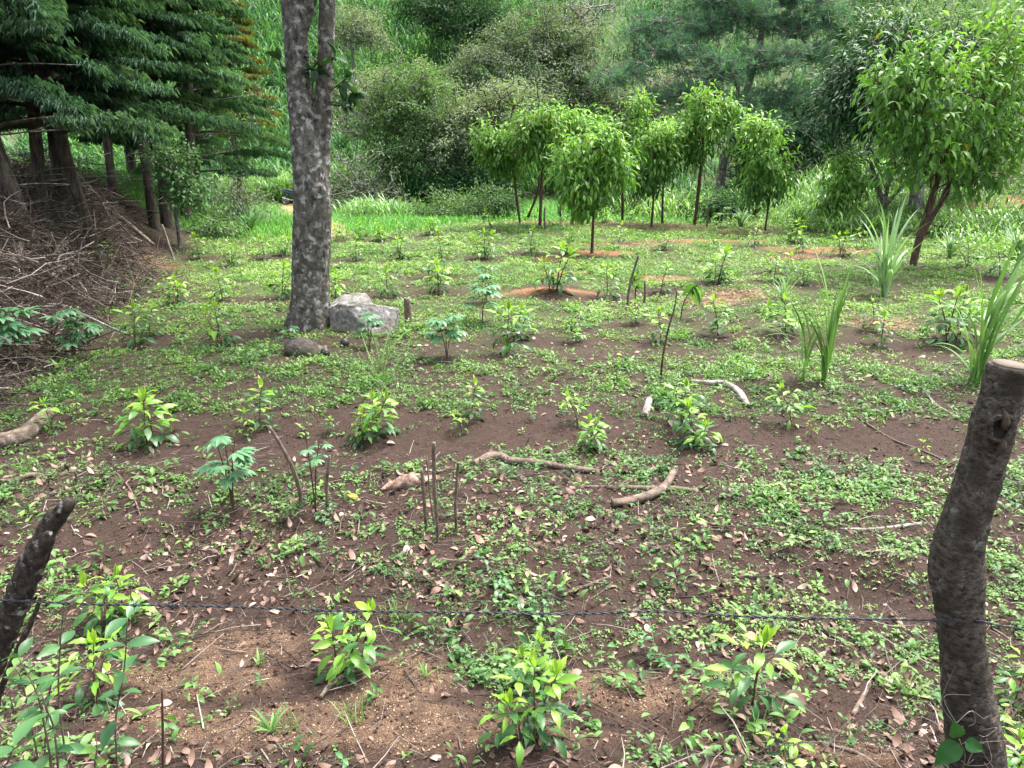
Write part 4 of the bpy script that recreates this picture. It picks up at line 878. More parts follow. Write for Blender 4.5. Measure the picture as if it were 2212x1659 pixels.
# tall cane grass covering the far slope and the hollow
def cane(n, xr, yr, H, W, vb, seed, keep=None, nb=9):
    rg = np.random.default_rng(seed); x = rg.uniform(*xr, n); y = rg.uniform(*yr, n)
    ok = np.abs(x) < .74 * y + 2
    if keep is not None: ok &= keep(x, y, rg)
    x, y = x[ok], y[ok]; k = len(x); P = on_ground(np.column_stack([x, y]))
    cl = fbm(x * .35, y * .35, seed, 3); rep = np.repeat(np.arange(k), nb); m = len(rep)
    Hs = H * (.65 + .7 * cl)[rep] * rg.uniform(.6, 1.1, m)
    b = P[rep] + np.column_stack([rg.normal(0, .16, (m, 2)), rg.random(m) ** 1.2 * Hs * .55])
    return b, rg.random(m) * 6.28, Hs * rg.uniform(.4, .65, m), np.full(m, W) * rg.uniform(.7, 1.2, m), rg.random(m) * .35, rg.uniform(.9, 2.6, m), np.clip(vb + rg.normal(0, .2, m) + .8 * (cl[rep] - .5), 0, 1)
mb = MB()
c_ = cane(5000, (-34, 6), (48, 92), 3.1, .125, .45, 1); blades(mb, *c_[:6], n=5, a=c_[6])
c_ = cane(2400, (6, 60), (40, 92), 2.6, .12, .38, 2, nb=7); blades(mb, *c_[:6], n=4, a=c_[6])
c_ = cane(1500, (-7, 0), (44, 49), 2.2, .07, .35, 3); blades(mb, *c_[:6], n=4, a=c_[6])
tag(mb.build('cane_grass', M['cane']), 'tall arching cane grass covering the far slope', 'cane grass', kind='stuff')
mb = MB()
c_ = cane(900, (-17, -7.4), (46, 50), 2.2, .06, .6, 4, nb=10); blades(mb, *c_[:6], n=4, a=c_[6])
c_ = cane(420, (-7.5, -4.2), (30, 37), 1.1, .05, .3, 5, keep=lambda x, y, r: track_d(x, y) > 1.4); blades(mb, *c_[:6], n=4, a=c_[6])
c_ = cane(700, (4, 16), (27, 38), 1.5, .045, .6, 6, nb=8); blades(mb, *c_[:6], n=4, a=c_[6])
c_ = cane(420, (8.5, 15), (21, 26), .9, .04, .55, 7, nb=8); blades(mb, *c_[:6], n=4, a=c_[6])
c_ = cane(200, (11, 15), (16, 22), .55, .035, .6, 8, nb=8); blades(mb, *c_[:6], n=4, a=c_[6])
tag(mb.build('tall_grass', M['cane_near']), 'bright tall grass beyond the field edge and beside the track', 'tall grass', kind='stuff')
rg = np.random.default_rng(88)                                             # low scrub leaves over the open slopes
k = 5200; A = np.column_stack([rg.uniform(9, 32, k), rg.uniform(21, 46, k)]); A = A[(A[:, 0] < .74 * A[:, 1] + 2) & (fbm(A[:, 0] * .5, A[:, 1] * .5, 90, 3) > .42) & (rg.random(k) > patch(A[:, 0], A[:, 1], ORANGE, 32))]
mb = MB(); leafage(mb, on_ground(A, .08), 13, .16, .13, L2w, rg, .05, 0, None, np.clip(.45 + 1.2 * (fbm(A[:, 0] * .4, A[:, 1] * .4, 91, 3) - .5), 0, 1))
tag(mb.build('slope_undergrowth', M['olive']), 'low leafy undergrowth covering the open slope on the right', 'undergrowth', kind='stuff')

# ---------------------------------------------------------------- heap of dead brush on the left bank
rg = np.random.default_rng(21)
def pile_edge(y): return bank_edge(y) + .15 + .3 * np.maximum(0, y - 14)
k = 6500; y = 6.6 + 14.0 * rg.random(k) ** 1.25; u = rg.random(k) ** .8
x = -(pile_edge(y) + 3.6 * u) + rg.normal(0, .12, k)
pile_h = .95 * np.sin(np.clip(u * 1.15, 0, 1) * math.pi) * ss(6.4, 8.6, y) * (1 - ss(17, 20.5, y))
P = on_ground(np.column_stack([x, y])); P[:, 2] += pile_h * rg.random(k) ** .6
az = rg.normal(0, .75, k) + np.where(rg.random(k) < .6, .15, 1.2); sg = rg.choice([-1, 1], k)
L = .25 + 1.5 * rg.random(k) ** 2.2
d = np.column_stack([np.cos(az) * sg, np.sin(az) * sg * .8, -.38 * np.cos(az) * sg + rg.normal(0, .22, k)]); d = nrm(d)
r = .003 + .011 * rg.random(k) ** 3
nseg = 4; pts = [P - d * L[:, None] / 2]
kink = rg.normal(0, .17, (k, 3))
for s_ in range(1, nseg + 1):
    d = nrm(d + kink + rg.normal(0, .2, (k, 3))); q = pts[-1] + d * L[:, None] / nseg
    q[:, 2] = np.maximum(q[:, 2], zt(q[:, 0], q[:, 1]) + .005); pts.append(q)
mb = MB(); va = np.clip(rg.random(k) ** 2.2 + .25 * (r > .009), 0, 1)
for s_ in range(nseg):
    cones(mb, pts[s_], pts[s_ + 1], r * (1 - .2 * s_), r * (1 - .2 * (s_ + 1)), 4, va)
k2 = 16000; idx = rg.integers(0, k, k2); e = pts[4][idx] * rg.random((k2, 1)) + pts[1][idx] * rg.random((k2, 1)) * 0
e = pts[0][idx] + (pts[4][idx] - pts[0][idx]) * rg.random((k2, 1)); dd = nrm(rg.normal(0, 1, (k2, 3)) + (.2, -.2, .1)); l_ = .08 + .22 * rg.random(k2)
cones(mb, e, e + dd * l_[:, None], np.full(k2, .0028), np.full(k2, .0012), 3, rg.random(k2) ** 1.6)
tag(mb.build('brush_pile', M['twigs']), 'heap of tangled dead twigs and branches along the left bank', 'brush', kind='stuff')
k = 16000; y = 6.6 + 14.0 * rg.random(k) ** 1.2; u = rg.random(k); x = -(pile_edge(y) + 3.6 * u)
P = on_ground(np.column_stack([x, y])); P[:, 2] += .85 * np.sin(u * math.pi) * rg.random(k) * ss(6.4, 8.6, y)
mb = MB(); stamp(mb, lv, lq, None, P, frames(rg.normal(0, 1, (k, 3)) * (1, 1, .6), rg.normal(0, 1, (k, 3)) + (0, 0, .6)), np.column_stack([.03 + .04 * rg.random(k), .07 + .09 * rg.random(k), np.full(k, .07)]), np.clip(rg.random(k) ** 1.5 * .95, 0, 1))
tag(mb.build('withered_leaves', M['deadleaf_dark']), 'withered brown leaves caught in the heap of brush', 'leaf litter', kind='stuff')

# ---------------------------------------------------------------- single branches, logs, stakes
def stick(name, label, cat, pts_, r, mat='stick', upright=False, group=None, seed=0, cut=True, sides=10, lift=.6, side=(), bump=.18):
    """pts_: photo points lying on the ground, or (upright) the first on the ground and the rest above it at the same depth"""
    if upright:
        b = gat(*pts_[0]); Q = [b - (0, 0, .06), b + (0, 0, .0)] + [pt(px, py, b[1]) for px, py in pts_[1:]]
    else:
        Q = [gat(*p) for p in pts_]; b = np.mean(Q, 0); Q = [q + np.array([0, 0, max(rr * lift, .004)]) for q, rr in zip(Q, r)]
    root = thing(name, b, label, cat, group)
    mb = MB(); rr = [r[0]] + list(r) if upright else r
    rtube(mb, Q, rr, max(.025, r[0] * .8), sides=sides, bump=bump, bs=9, seed=seed)
    for p_, r_ in side:
        S_ = [(pt(px, py, b[1]) if upright else gat(px, py) + (0, 0, h)) for px, py, h in p_]; rtube(mb, S_, r_, .04, sides=7, bump=.1, seed=seed + 5)
    mb.build('stem', M[mat], root, b)
    if cut:
        q = Q[-1]; dv = nrm(Q[-1] - Q[-2]); mb = MB(); tube(mb, np.array([q - dv * .004, q + dv * .004]), rr[-1] * .93, 10); mb.build('cut_end', M['cut'], root, b)
    return root
ST = 'cut stakes pushed into the soil'
stick('stake', 'thick curved grey stake leaning left above the cassava leaves', 'stake', [(650, 1095), (648, 1060), (632, 1010), (606, 960), (582, 922)], (.016, .016, .015, .014, .013), upright=True, group=ST, seed=1)
stick('stake', 'short straight stake just right of the thick curved stake', 'stake', [(708, 1112), (706, 1050), (712, 985)], (.012, .012, .010), upright=True, group=ST, seed=2)
stick('stake', 'tallest stake of the clustered four, thick with a flat cut top', 'stake', [(946, 1172), (943, 1110), (938, 1040), (937, 957)], (.010, .011, .013, .015), upright=True, group=ST, seed=3)
stick('stake', 'slim stake at the left side of the clustered four', 'stake', [(921, 1150), (917, 1090), (911, 1016)], (.012, .012, .010), upright=True, group=ST, seed=4)
stick('stake', 'thinnest stake of the clustered four, leaning behind the tallest', 'stake', [(941, 1150), (930, 1080), (922, 990)], (.006, .006, .005), upright=True, group=ST, seed=5)
stick('stake', 'stake standing apart at the right side of the clustered four', 'stake', [(986, 1152), (984, 1080), (990, 1000)], (.011, .011, .010), upright=True, group=ST, seed=6)
stick('stake', 'short stout stump-like stake right of the boulder', 'stake', [(883, 694), (881, 670), (879, 645)], (.055, .052, .048), upright=True, group=ST, seed=7)
stick('stake', 'grey leaning stake in the middle of the field beside a tall seedling', 'stake', [(1354, 668), (1360, 620), (1372, 575), (1379, 553)], (.022, .02, .018, .016), upright=True, group=ST, seed=8)
stick('stake', 'dark short stake right of the grey leaning stake', 'stake', [(1392, 656), (1393, 632), (1393, 608)], (.02, .02, .019), upright=True, group=ST, seed=9)
stick('stake', 'thin dark stake at the far field edge left of the front tree', 'stake', [(1179, 500), (1176, 470), (1177, 448)], (.03, .028, .024), upright=True, group=ST, seed=10)
stick('stake', 'short stake standing in orange soil at the far field edge', 'stake', [(1527, 492), (1528, 470), (1527, 452)], (.03, .028, .026), upright=True, group=ST, seed=11)
stick('stake', 'thin reddish rod standing upright in the near sandy soil', 'stake', [(352, 1690), (352, 1600), (350, 1487)], (.005, .005, .004), upright=True, group=ST, seed=12, mat='red_bark')
FB = 'fallen branches on the soil'
stick('fallen_branch', 'long pale branch with a bend lying behind the clustered stakes', 'branch', [(1022, 1008), (1058, 992), (1085, 990), (1102, 1002), (1160, 1006), (1225, 1014), (1292, 1022)], (.028, .034, .036, .034, .03, .028, .024), 'log', group=FB, seed=20, side=((((1085, 992, .03), (1076, 978, .06)), (.02, .014)),))
stick('fallen_branch', 'thick curved branch arching over the grey fallen pole', 'branch', [(1322, 1098), (1360, 1092), (1405, 1080), (1437, 1058), (1455, 1028)], (.03, .034, .034, .032, .028), 'log', group=FB, seed=21, lift=1.1)
stick('fallen_branch', 'grey knotty pole lying under the thick curved branch', 'branch', [(1262, 1052), (1330, 1056), (1400, 1058), (1455, 1062), (1502, 1064)], (.012, .02, .022, .021, .018), 'stick', group=FB, seed=22)
stick('fallen_branch', 'pale peeling branch curving down right of the bushy plant pair', 'branch', [(1492, 826), (1530, 830), (1565, 832), (1590, 846), (1604, 864), (1616, 880)], (.022, .03, .034, .036, .036, .03), 'bark_pale', group=FB, seed=23)
stick('fallen_branch', 'short whitish cut log on the dark soil left of the bushy plant', 'log', [(1392, 902), (1398, 884), (1403, 867)], (.036, .038, .036), 'bark_pale', group=FB, seed=24)
stick('fallen_branch', 'thin pale forked branch on the weeds beside the right fence post', 'branch', [(1960, 822), (1992, 838), (2012, 864), (2030, 882), (2072, 905)], (.007, .012, .013, .013, .008), 'bark_pale', group=FB, seed=25, side=((((1995, 842, .02), (2022, 818, .05)), (.008, .005)),))
stick('fallen_branch', 'straight pale stick lying in weeds left of the right fence post', 'branch', [(1815, 1146), (1880, 1144), (1940, 1140), (1988, 1136)], (.010, .013, .014, .015), 'bark_pale', group=FB, seed=26)
stick('fallen_branch', 'big rotten log lying at the left photo edge behind the litter', 'log', [(-30, 968), (20, 962), (55, 948), (82, 925), (104, 902)], (.07, .075, .075, .07, .06), 'log', group=FB, seed=27)
stick('fallen_branch', 'dark root-like stick bent over the near sandy soil', 'branch', [(694, 1516), (712, 1495), (745, 1470), (782, 1452)], (.010, .013, .013, .009), 'stick', group=FB, seed=28, lift=1.5)
stick('fallen_branch', 'brown stick lying straight under the barbed wire', 'branch', [(915, 1302), (960, 1306), (998, 1312)], (.010, .011, .010), 'red_bark', group=FB, seed=29)
stick('fallen_branch', 'thin tan stick slanting up beside the wire behind leafy weeds', 'branch', [(1215, 1288), (1265, 1268), (1318, 1250)], (.008, .009, .007), 'log', group=FB, seed=30)
stick('fallen_branch', 'long thin twig lying across the bare soil at right', 'branch', [(1832, 888), (1870, 915), (1930, 950), (1990, 976), (2060, 1002)], (.006, .007, .008, .008, .005), 'stick', group=FB, seed=31)
stick('fallen_branch', 'thin curved twig standing out of litter left of the cassava', 'branch', [(252, 1026), (278, 1056), (292, 1085), (304, 1118)], (.005, .006, .006, .004), 'log', group=FB, seed=32, lift=2)
stick('fallen_branch', 'long pale pole sliding off the brush heap to the field', 'branch', [(200, 452), (235, 485), (275, 512), (335, 556)], (.035, .05, .05, .04), 'log', group=FB, seed=33, lift=7)
stick('fallen_branch', 'white birch-like log sticking out of the brush heap', 'log', [(38, 612), (48, 585), (62, 545)], (.05, .052, .048), 'bark_pale', group=FB, seed=34, lift=6)
stick('fallen_branch', 'thin bare white branch lying low on the front of the brush heap', 'branch', [(70, 668), (140, 682), (185, 705), (250, 730), (300, 738)], (.008, .016, .018, .014, .006), 'bark_pale', group=FB, seed=35, lift=9)
stick('fallen_branch', 'bleached kinked branch in the middle of the brush heap', 'branch', [(118, 640), (150, 615), (180, 590), (195, 575)], (.022, .02, .016, .01), 'bark_pale', group=FB, seed=36, lift=14)
stick('fallen_branch', 'grey pole lying across litter at the left photo edge', 'branch', [(-20, 1048), (30, 1040), (66, 1032), (110, 1030)], (.02, .022, .02, .014), 'log', group=FB, seed=37)
stick('fallen_branch', 'pale stick standing askew in front of the pale fluted trunk', 'branch', [(375, 560), (365, 530), (350, 485)], (.03, .028, .02), 'bark_pale', upright=True, group=FB, seed=38)
stick('fallen_branch', 'broken piece of pale stick right of the dark planting hole', 'branch', [(1842, 1545), (1860, 1515), (1880, 1482)], (.010, .011, .008), 'log', group=FB, seed=39)
stick('fallen_branch', 'short grey stick by the bottom photo edge right of the last plant', 'branch', [(1790, 1625), (1850, 1645), (1910, 1665)], (.007, .008, .006), 'stick', group=FB, seed=40)
# rotten wood in the litter
b = gat(882, 1052); root = thing('rotten_wood', b, 'crumbling pinkish chunk of rotten wood left of the clustered stakes', 'wood')
for q_, s_ in (((0, 0), 1.0), ((.14, .05), .6), ((-.12, -.03), .5)):
    mb = MB(); Q = [b + (q_[0] - .16 * s_, q_[1] - .06, .01), b + (q_[0], q_[1], .045 * s_), b + (q_[0] + .15 * s_, q_[1] + .07, .02)]
    rtube(mb, Q, [.02 * s_, .055 * s_, .03 * s_], .015, sides=16, bump=.7, bs=22, seed=int(s_ * 10)); mb.build('splinter', M['rot'], root, b)

# ---------------------------------------------------------------- boulder
def rock(name, label, lobes, seed, mat, base, vox=.02, cat='boulder'):
    """lobes: centre, half sizes, flattening cuts -> one joined stone"""
    rg = np.random.default_rng(seed); root = bpy.data.objects.new(name, None); mb = MB()
    import bmesh
    for c, s_, ncut in lobes:
        bm = bmesh.new(); bmesh.ops.create_icosphere(bm, subdivisions=5, radius=1.0)
        V = np.array([v.co for v in bm.verts]); F = np.array([[v.index for v in f.verts] for f in bm.faces]); bm.free()
        for _ in range(ncut):
            n_ = nrm(rg.normal(0, 1, 3) * (1, 1, .8)); lim = rg.uniform(.48, .8); over = V @ n_ - lim
            V = V - np.maximum(over, 0)[:, None] * n_ * .97
        V = V * (1 + .10 * (fbm(V[:, 0] * 2.2 + V[:, 2] * 1.5, V[:, 1] * 2.2 - V[:, 2], seed, 4) - .5))[:, None]
        mb.add(V * np.array(s_) + np.array(c), None, F)
    bpy.data.objects.remove(root)
    o = mb.build(name, mat, None, base)
    m_ = o.modifiers.new('join', 'REMESH'); m_.mode = 'VOXEL'; m_.voxel_size = vox; m_.use_smooth_shade = True
    tx = bpy.data.textures.new('stone_relief', 'CLOUDS'); tx.noise_scale = .07; tx.noise_depth = 5
    d_ = o.modifiers.new('relief', 'DISPLACE'); d_.texture = tx; d_.strength = .03; d_.texture_coords = 'LOCAL'
    return tag(o, label, cat)
def stonemat(name, lo, hi, lich, moss=None):
    return barkmat(name, lo, hi, lich, 22.0, .45, .8, .85, 1.0, moss, pscale=9)
b = gat(775, 722); Yb = b[1]; s_ = mpp(Yb, 690)
f = lambda px, py, dy=0: pt(px, py, Yb + .35 + dy)
rock('boulder', 'large pale grey boulder with a flat lichened top at the tree foot', [(f(752, 682, .1), (70 * s_, .42, 72 * s_), 16), (f(806, 702), (92 * s_, .44, 66 * s_), 18), (f(778, 716, -.02), (56 * s_, .36, 42 * s_), 14)], 4, stonemat('grey_stone', (.10, .095, .088), (.25, .24, .225), (.4, .4, .37), (.13, .115, .09)), b, .014)
b = gat(648, 765); s_ = mpp(b[1], 760)
rock('rock', 'low dark mossy rock in front of the two-stemmed tree', [(b + (0, .05, .03), (44 * s_, .22, 30 * s_), 6), (b + (.16, .05, -.02), (36 * s_, .2, 20 * s_), 5)], 8, stonemat('dark_stone', (.035, .03, .026), (.1, .085, .075), (.17, .165, .15), (.05, .05, .025)), b, cat='rock')
fr = plain('dark_fruit', (.03, .022, .025), .5)
for x_, y_, l_ in ((745, 748, 'dark round fallen fruit between the boulder and the mossy rock'), (703, 770, 'dark fallen fruit beside the right end of the mossy rock'), (1031, 636, 'dark purple fallen fruit lying alone on weeds right of the boulder')):
    b = gat(x_, y_); mb = MB(); import bmesh
    bm = bmesh.new(); bmesh.ops.create_icosphere(bm, subdivisions=3, radius=1.0); V = np.array([v.co for v in bm.verts]); F = np.array([[v.index for v in q.verts] for q in bm.faces]); bm.free()
    V[:, 2] *= 1 + .18 * V[:, 2]
    mb.add(V * .06 * (1, 1, .95) + b + (0, 0, .045), None, F); tag(mb.build('fallen_fruit', fr, None, b), l_, 'fruit')

# ---------------------------------------------------------------- fence posts and barbed wire
Yp = 2.0
Pp = [(2105, 1830, 58), (2112, 1700, 56), (2105, 1600, 55), (2092, 1500, 50), (2082, 1420, 47), (2075, 1340, 47), (2068, 1280, 50), (2065, 1235, 53), (2072, 1180, 50), (2090, 1110, 46), (2112, 1040, 45), (2135, 960, 44), (2155, 890, 44), (2172, 830, 44), (2184, 790, 43)]
P = [pt(x, y, Yp) for x, y, r in Pp]; R = [r * mpp(Yp, y) for x, y, r in Pp]
bp = np.array([P[0][0], Yp, zt(P[0][0], Yp)[0]]); P[0] = bp - (0, 0, .15)
root = thing('fence_post', bp, 'thick crooked bark-covered fence post with sawn top at the right', 'fence post', 'fence posts')
mb = MB(); rtube(mb, P, R, .012, sides=44, bump=.09, bs=7, seed=3, cap=True)
dv = nrm(P[8] - P[6]); kn = pt(2062, 1195, Yp - .05)
po = mb.build('trunk', M['post'], root, bp)
tx = bpy.data.textures.new('post_relief', 'CLOUDS'); tx.noise_scale = .03; tx.noise_depth = 3
d_ = po.modifiers.new('relief', 'DISPLACE'); d_.texture = tx; d_.strength = .013; d_.texture_coords = 'LOCAL'
dv = nrm(P[-1] - P[-2]); mb = MB(); rtube(mb, [P[-1] - dv * .004, P[-1] + dv * .006], [R[-1] * .9, R[-1] * .86], .002, sides=24, bump=.1, bs=30, seed=4); mb.build('sawn_top', M['cut'], root, bp)
def on_post(px, py):
    c = pt(px, py, Yp - 44 * mpp(Yp, py) * 1.12); return c
c = on_post(2160, 925); fw = np.array([0, -1., -.1])                          # hollow knot with torn bark
mb = MB(); th = np.linspace(0, 2 * math.pi, 22, endpoint=False)
ring = np.array([c + np.array([math.cos(a) * .030 * (1 + .2 * math.sin(3 * a)), -.002 + .004 * math.sin(2 * a), math.sin(a) * .042 * (1 + .15 * math.cos(2 * a))]) for a in np.append(th, 0)])
tube(mb, ring, .008, 8, bump=.4, bs=40, cap=False, seed=5); mb.build('knot_rim', M['post'], root, bp)
mb = MB(); ang = th; rim2 = np.array([c + (math.cos(a) * .027, -.002, math.sin(a) * .038) for a in ang]); mb.add(np.concatenate([rim2, [c + (0, .012, -.004)]]), None, [(i, (i + 1) % 22, 22) for i in range(22)]); mb.build('knot_hollow', plain('knot_dark', (.02, .014, .01), .9), root, bp)
mb = MB(); rtube(mb, [c + (-.006, -.004, .058), c + (.004, -.008, .03), c + (.008, -.006, .0)], [.003, .012, .008], .004, sides=8, bump=.4, bs=60); rtube(mb, [c + (.012, -.004, -.03), c + (.010, -.008, -.055), c + (.006, -.003, -.085)], [.010, .013, .003], .004, sides=8, bump=.4, bs=60, seed=3); mb.build('torn_bark', M['bark'], root, bp)
mb = MB(); rg = np.random.default_rng(31)                                   # dry rootlets on the post foot
for i in range(16):
    c = on_post(rg.uniform(2070, 2140), rg.uniform(1540, 1690)) + (0, -.012, 0); dd = rg.normal(0, .05, (3, 3)) * (1, .25, 1)
    rtube(mb, [c, c + dd[0], c + dd[0] + dd[1], c + dd.sum(0)], [.0014, .0013, .0012, .0008], .01, sides=4, a=.7 + .2 * rg.random())
mb.build('rootlets', M['twigs'], root, bp)

Yl = 2.15
Pl = [(-75, 1560, 26), (-40, 1480, 27), (0, 1390, 27), (32, 1310, 27), (62, 1235, 26), (88, 1180, 24), (112, 1130, 20), (146, 1090, 16), (153, 1078, 10)]
P = [pt(x, y, Yl) for x, y, r in Pl]; R = [r * mpp(Yl, y) for x, y, r in Pl]; bl = np.array([P[0][0] - .1, Yl, zt(P[0][0] - .1, Yl)[0]]); P = [bl - (0, 0, .1)] + P; R = [R[0]] + R
root = thing('fence_post', bl, 'slender dark fence post leaning right with pale lichen patches at the left', 'fence post', 'fence posts')
mb = MB(); rtube(mb, P, R, .012, sides=30, bump=.16, bs=9, seed=11); po = mb.build('trunk', M['leanpost'], root, bl); d_ = po.modifiers.new('relief', 'DISPLACE'); d_.texture = tx; d_.strength = .018; d_.texture_coords = 'LOCAL'
mb = MB(); Q = [pt(84, 1150, Yl - .04), pt(100, 1150, Yl - .06), pt(112, 1155, Yl - .05)]
rtube(mb, [pt(93, 1195, Yl - .02), pt(100, 1165, Yl - .045), pt(106, 1150, Yl - .05)], [.014, .017, .010], .006, sides=12, bump=.3, bs=40); mb.build('branch_stub', M['leanpost'], root, bl)
stick('dead_stump', 'pale lichen-covered dead stick behind the leaning left post', 'branch', [(-14, 1540), (8, 1475), (40, 1400), (72, 1335), (88, 1290)], (.012, .014, .013, .011, .008), 'leanpost', upright=True, seed=51)
# wire
Wp = [(-140, 1284), (0, 1295), (60, 1299), (230, 1306), (470, 1310), (720, 1319), (930, 1322), (1060, 1324), (1230, 1327), (1380, 1321), (1480, 1323), (1620, 1332), (1840, 1337), (2070, 1341), (2118, 1342), (2170, 1353), (2400, 1392)]
def wy(x): return np.interp(x, [-200, 60, 2090, 2400], [2.10, 2.10, 1.94, 1.9])
Wc = resample(np.array([pt(x, y, float(wy(x))) for x, y in Wp]), .006)
root = thing('barbed_wire', Wc[0], 'dark two-strand barbed wire stretched between the fence posts', 'barbed wire')
arc = np.concatenate([[0], np.cumsum(np.linalg.norm(np.diff(Wc, axis=0), axis=1))])
for s_ in (0, math.pi):
    mb = MB(); ph = arc * 2 * math.pi / .055 + s_; tube(mb, Wc + np.column_stack([0 * ph, np.cos(ph) * 0.0022, np.sin(ph) * .0022]), .0019, 6, a=.5)
    mb.build('strand', plain('wire_steel', (.045, .047, .055), .45, .6), root, Wc[0])
for a_ in np.arange(.06, arc[-1], .118):
    c = Wc[int(np.searchsorted(arc, a_)) - 1]; mb = MB(); t = np.linspace(0, 5 * math.pi, 34)
    tube(mb, c + np.column_stack([(t / t[-1] - .5) * .012, np.cos(t) * 0.0055, np.sin(t) * .0055]), .0015, 5)
    r0 = rg.random() * 3
    for sg in (-1, 1):
        dd = np.array([rg.normal(0, .3), math.cos(r0), math.sin(r0)]) * sg; rtube(mb, [c + dd * .003, c + dd * .02], [.0015, .0005], .01, sides=5)
    mb.build('barb', plain('wire_barb', (.07, .072, .08), .4, .7) if 'wire_barb' not in bpy.data.materials else bpy.data.materials['wire_barb'], root, Wc[0])

# ---------------------------------------------------------------- motorcycle on the track
b = gat(640, 443); b = np.array([b[0], b[1], b[2]])
root = thing('motorcycle', b, 'blue motorcycle with red tank parked on the track behind the two-stemmed tree', 'motorcycle', rz=-.15)
blk, blue, red, chrome = plain('rubber', (.012, .012, .013), .8), plain('blue_paint', (.03, .045, .13), .3), plain('red_paint', (.55, .06, .03), .35), plain('chrome', (.5, .5, .52), .25, .9)
def part(mb, name, mat, par=root, sm=True): return mb.build(name, mat, par, None, sm)
def ring(mb, c, R_, r_, n_=28, sides=10):
    t = np.linspace(0, 2 * math.pi, n_ + 1); tube(mb, np.column_stack([c[0] + R_ * np.cos(t), np.full(n_ + 1, c[1]), c[2] + R_ * np.sin(t)]), r_, sides, cap=False)
for cx in (-.62, .64):
    we = bpy.data.objects.new('wheel', None); COL.objects.link(we); we.parent = root
    mb = MB(); ring(mb, (cx, 0, .3), .255, .045); part(mb, 'tyre', blk, we)
    mb = MB(); ring(mb, (cx, 0, .3), .205, .014)
    for a_ in np.arange(0, 6.28, .35): tube(mb, np.array([(cx, 0, .3), (cx + .2 * math.cos(a_), 0, .3 + .2 * math.sin(a_))]), .005, 4)
    tube(mb, np.array([(cx, -.05, .3), (cx, .05, .3)]), .05, 12); part(mb, 'rim', chrome, we)
mb = MB()
for s_ in (-.06, .06): rtube(mb, [(-.62, s_, .3), (-.15, s_, .36), (.1, s_, .3), (.35, s_, .55), (.42, s_, .8)], [.018] * 5, .05, sides=8); rtube(mb, [(-.62, s_, .3), (-.42, s_, .66)], [.02, .02], .1, sides=8)
part(mb, 'frame', blk)
mb = MB()
for s_ in (-.09, .09): rtube(mb, [(.64, s_, .3), (.44, s_, .92)], [.022, .022], .1, sides=8)
part(mb, 'fork', chrome)
mb = MB(); rtube(mb, [(-.12, 0, .34), (.0, 0, .38), (.16, 0, .36)], [.1, .16, .1], .03, sides=14); part(mb, 'engine', plain('engine_metal', (.2, .2, .21), .4, .7))
mb = MB(); rtube(mb, [(.36, 0, .8), (.24, 0, .86), (.06, 0, .82), (-.04, 0, .74)], [.06, .13, .13, .05], .03, sides=16); part(mb, 'tank', red)
mb = MB(); rtube(mb, [(.02, 0, .76), (-.2, 0, .76), (-.45, 0, .82), (-.68, 0, .86)], [.06, .085, .085, .04], .04, sides=14); part(mb, 'saddle', plain('saddle_vinyl', (.02, .02, .035), .5))
mb = MB(); rtube(mb, [(-.1, 0, .66), (-.4, 0, .70), (-.72, 0, .80), (-.86, 0, .84)], [.08, .1, .07, .02], .04, sides=12); part(mb, 'tail_cowl', blue)
mb = MB(); rtube(mb, [(-.86, 0, .83), (-.9, 0, .83)], [.035, .03], .02, sides=10); part(mb, 'tail_light', red)
mb = MB(); rtube(mb, [(.42, -.34, 1.02), (.40, -.15, .98), (.42, 0, .95), (.40, .15, .98), (.42, .34, 1.02)], [.014] * 5, .05, sides=8); part(mb, 'handlebar', blk)
mb = MB(); rtube(mb, [(.46, 0, .86), (.52, 0, .86), (.56, 0, .86)], [.05, .09, .085], .02, sides=14); part(mb, 'headlight', chrome)
mb = MB(); t = np.linspace(.5, 2.6, 10); Q = np.column_stack([.64 + .32 * np.cos(t), 0 * t, .3 + .32 * np.sin(t)]); rtube(mb, Q, [.03] * 10, .04, sides=8); part(mb, 'mudguard', red)
mb = MB(); rtube(mb, [(.1, -.1, .28), (-.3, -.13, .3), (-.75, -.13, .42)], [.025, .03, .045], .05, sides=10); part(mb, 'exhaust', chrome)
for s_ in (-1, 1):
    mb = MB(); rtube(mb, [(.41, s_ * .26, 1.0), (.40, s_ * .3, 1.16)], [.006, .006], .05, sides=5); rtube(mb, [(.395, s_ * .3, 1.15), (.39, s_ * .3, 1.18), (.395, s_ * .3, 1.22)], [.02, .045, .02], .02, sides=10); part(mb, 'mirror', red if s_ < 0 else blk)

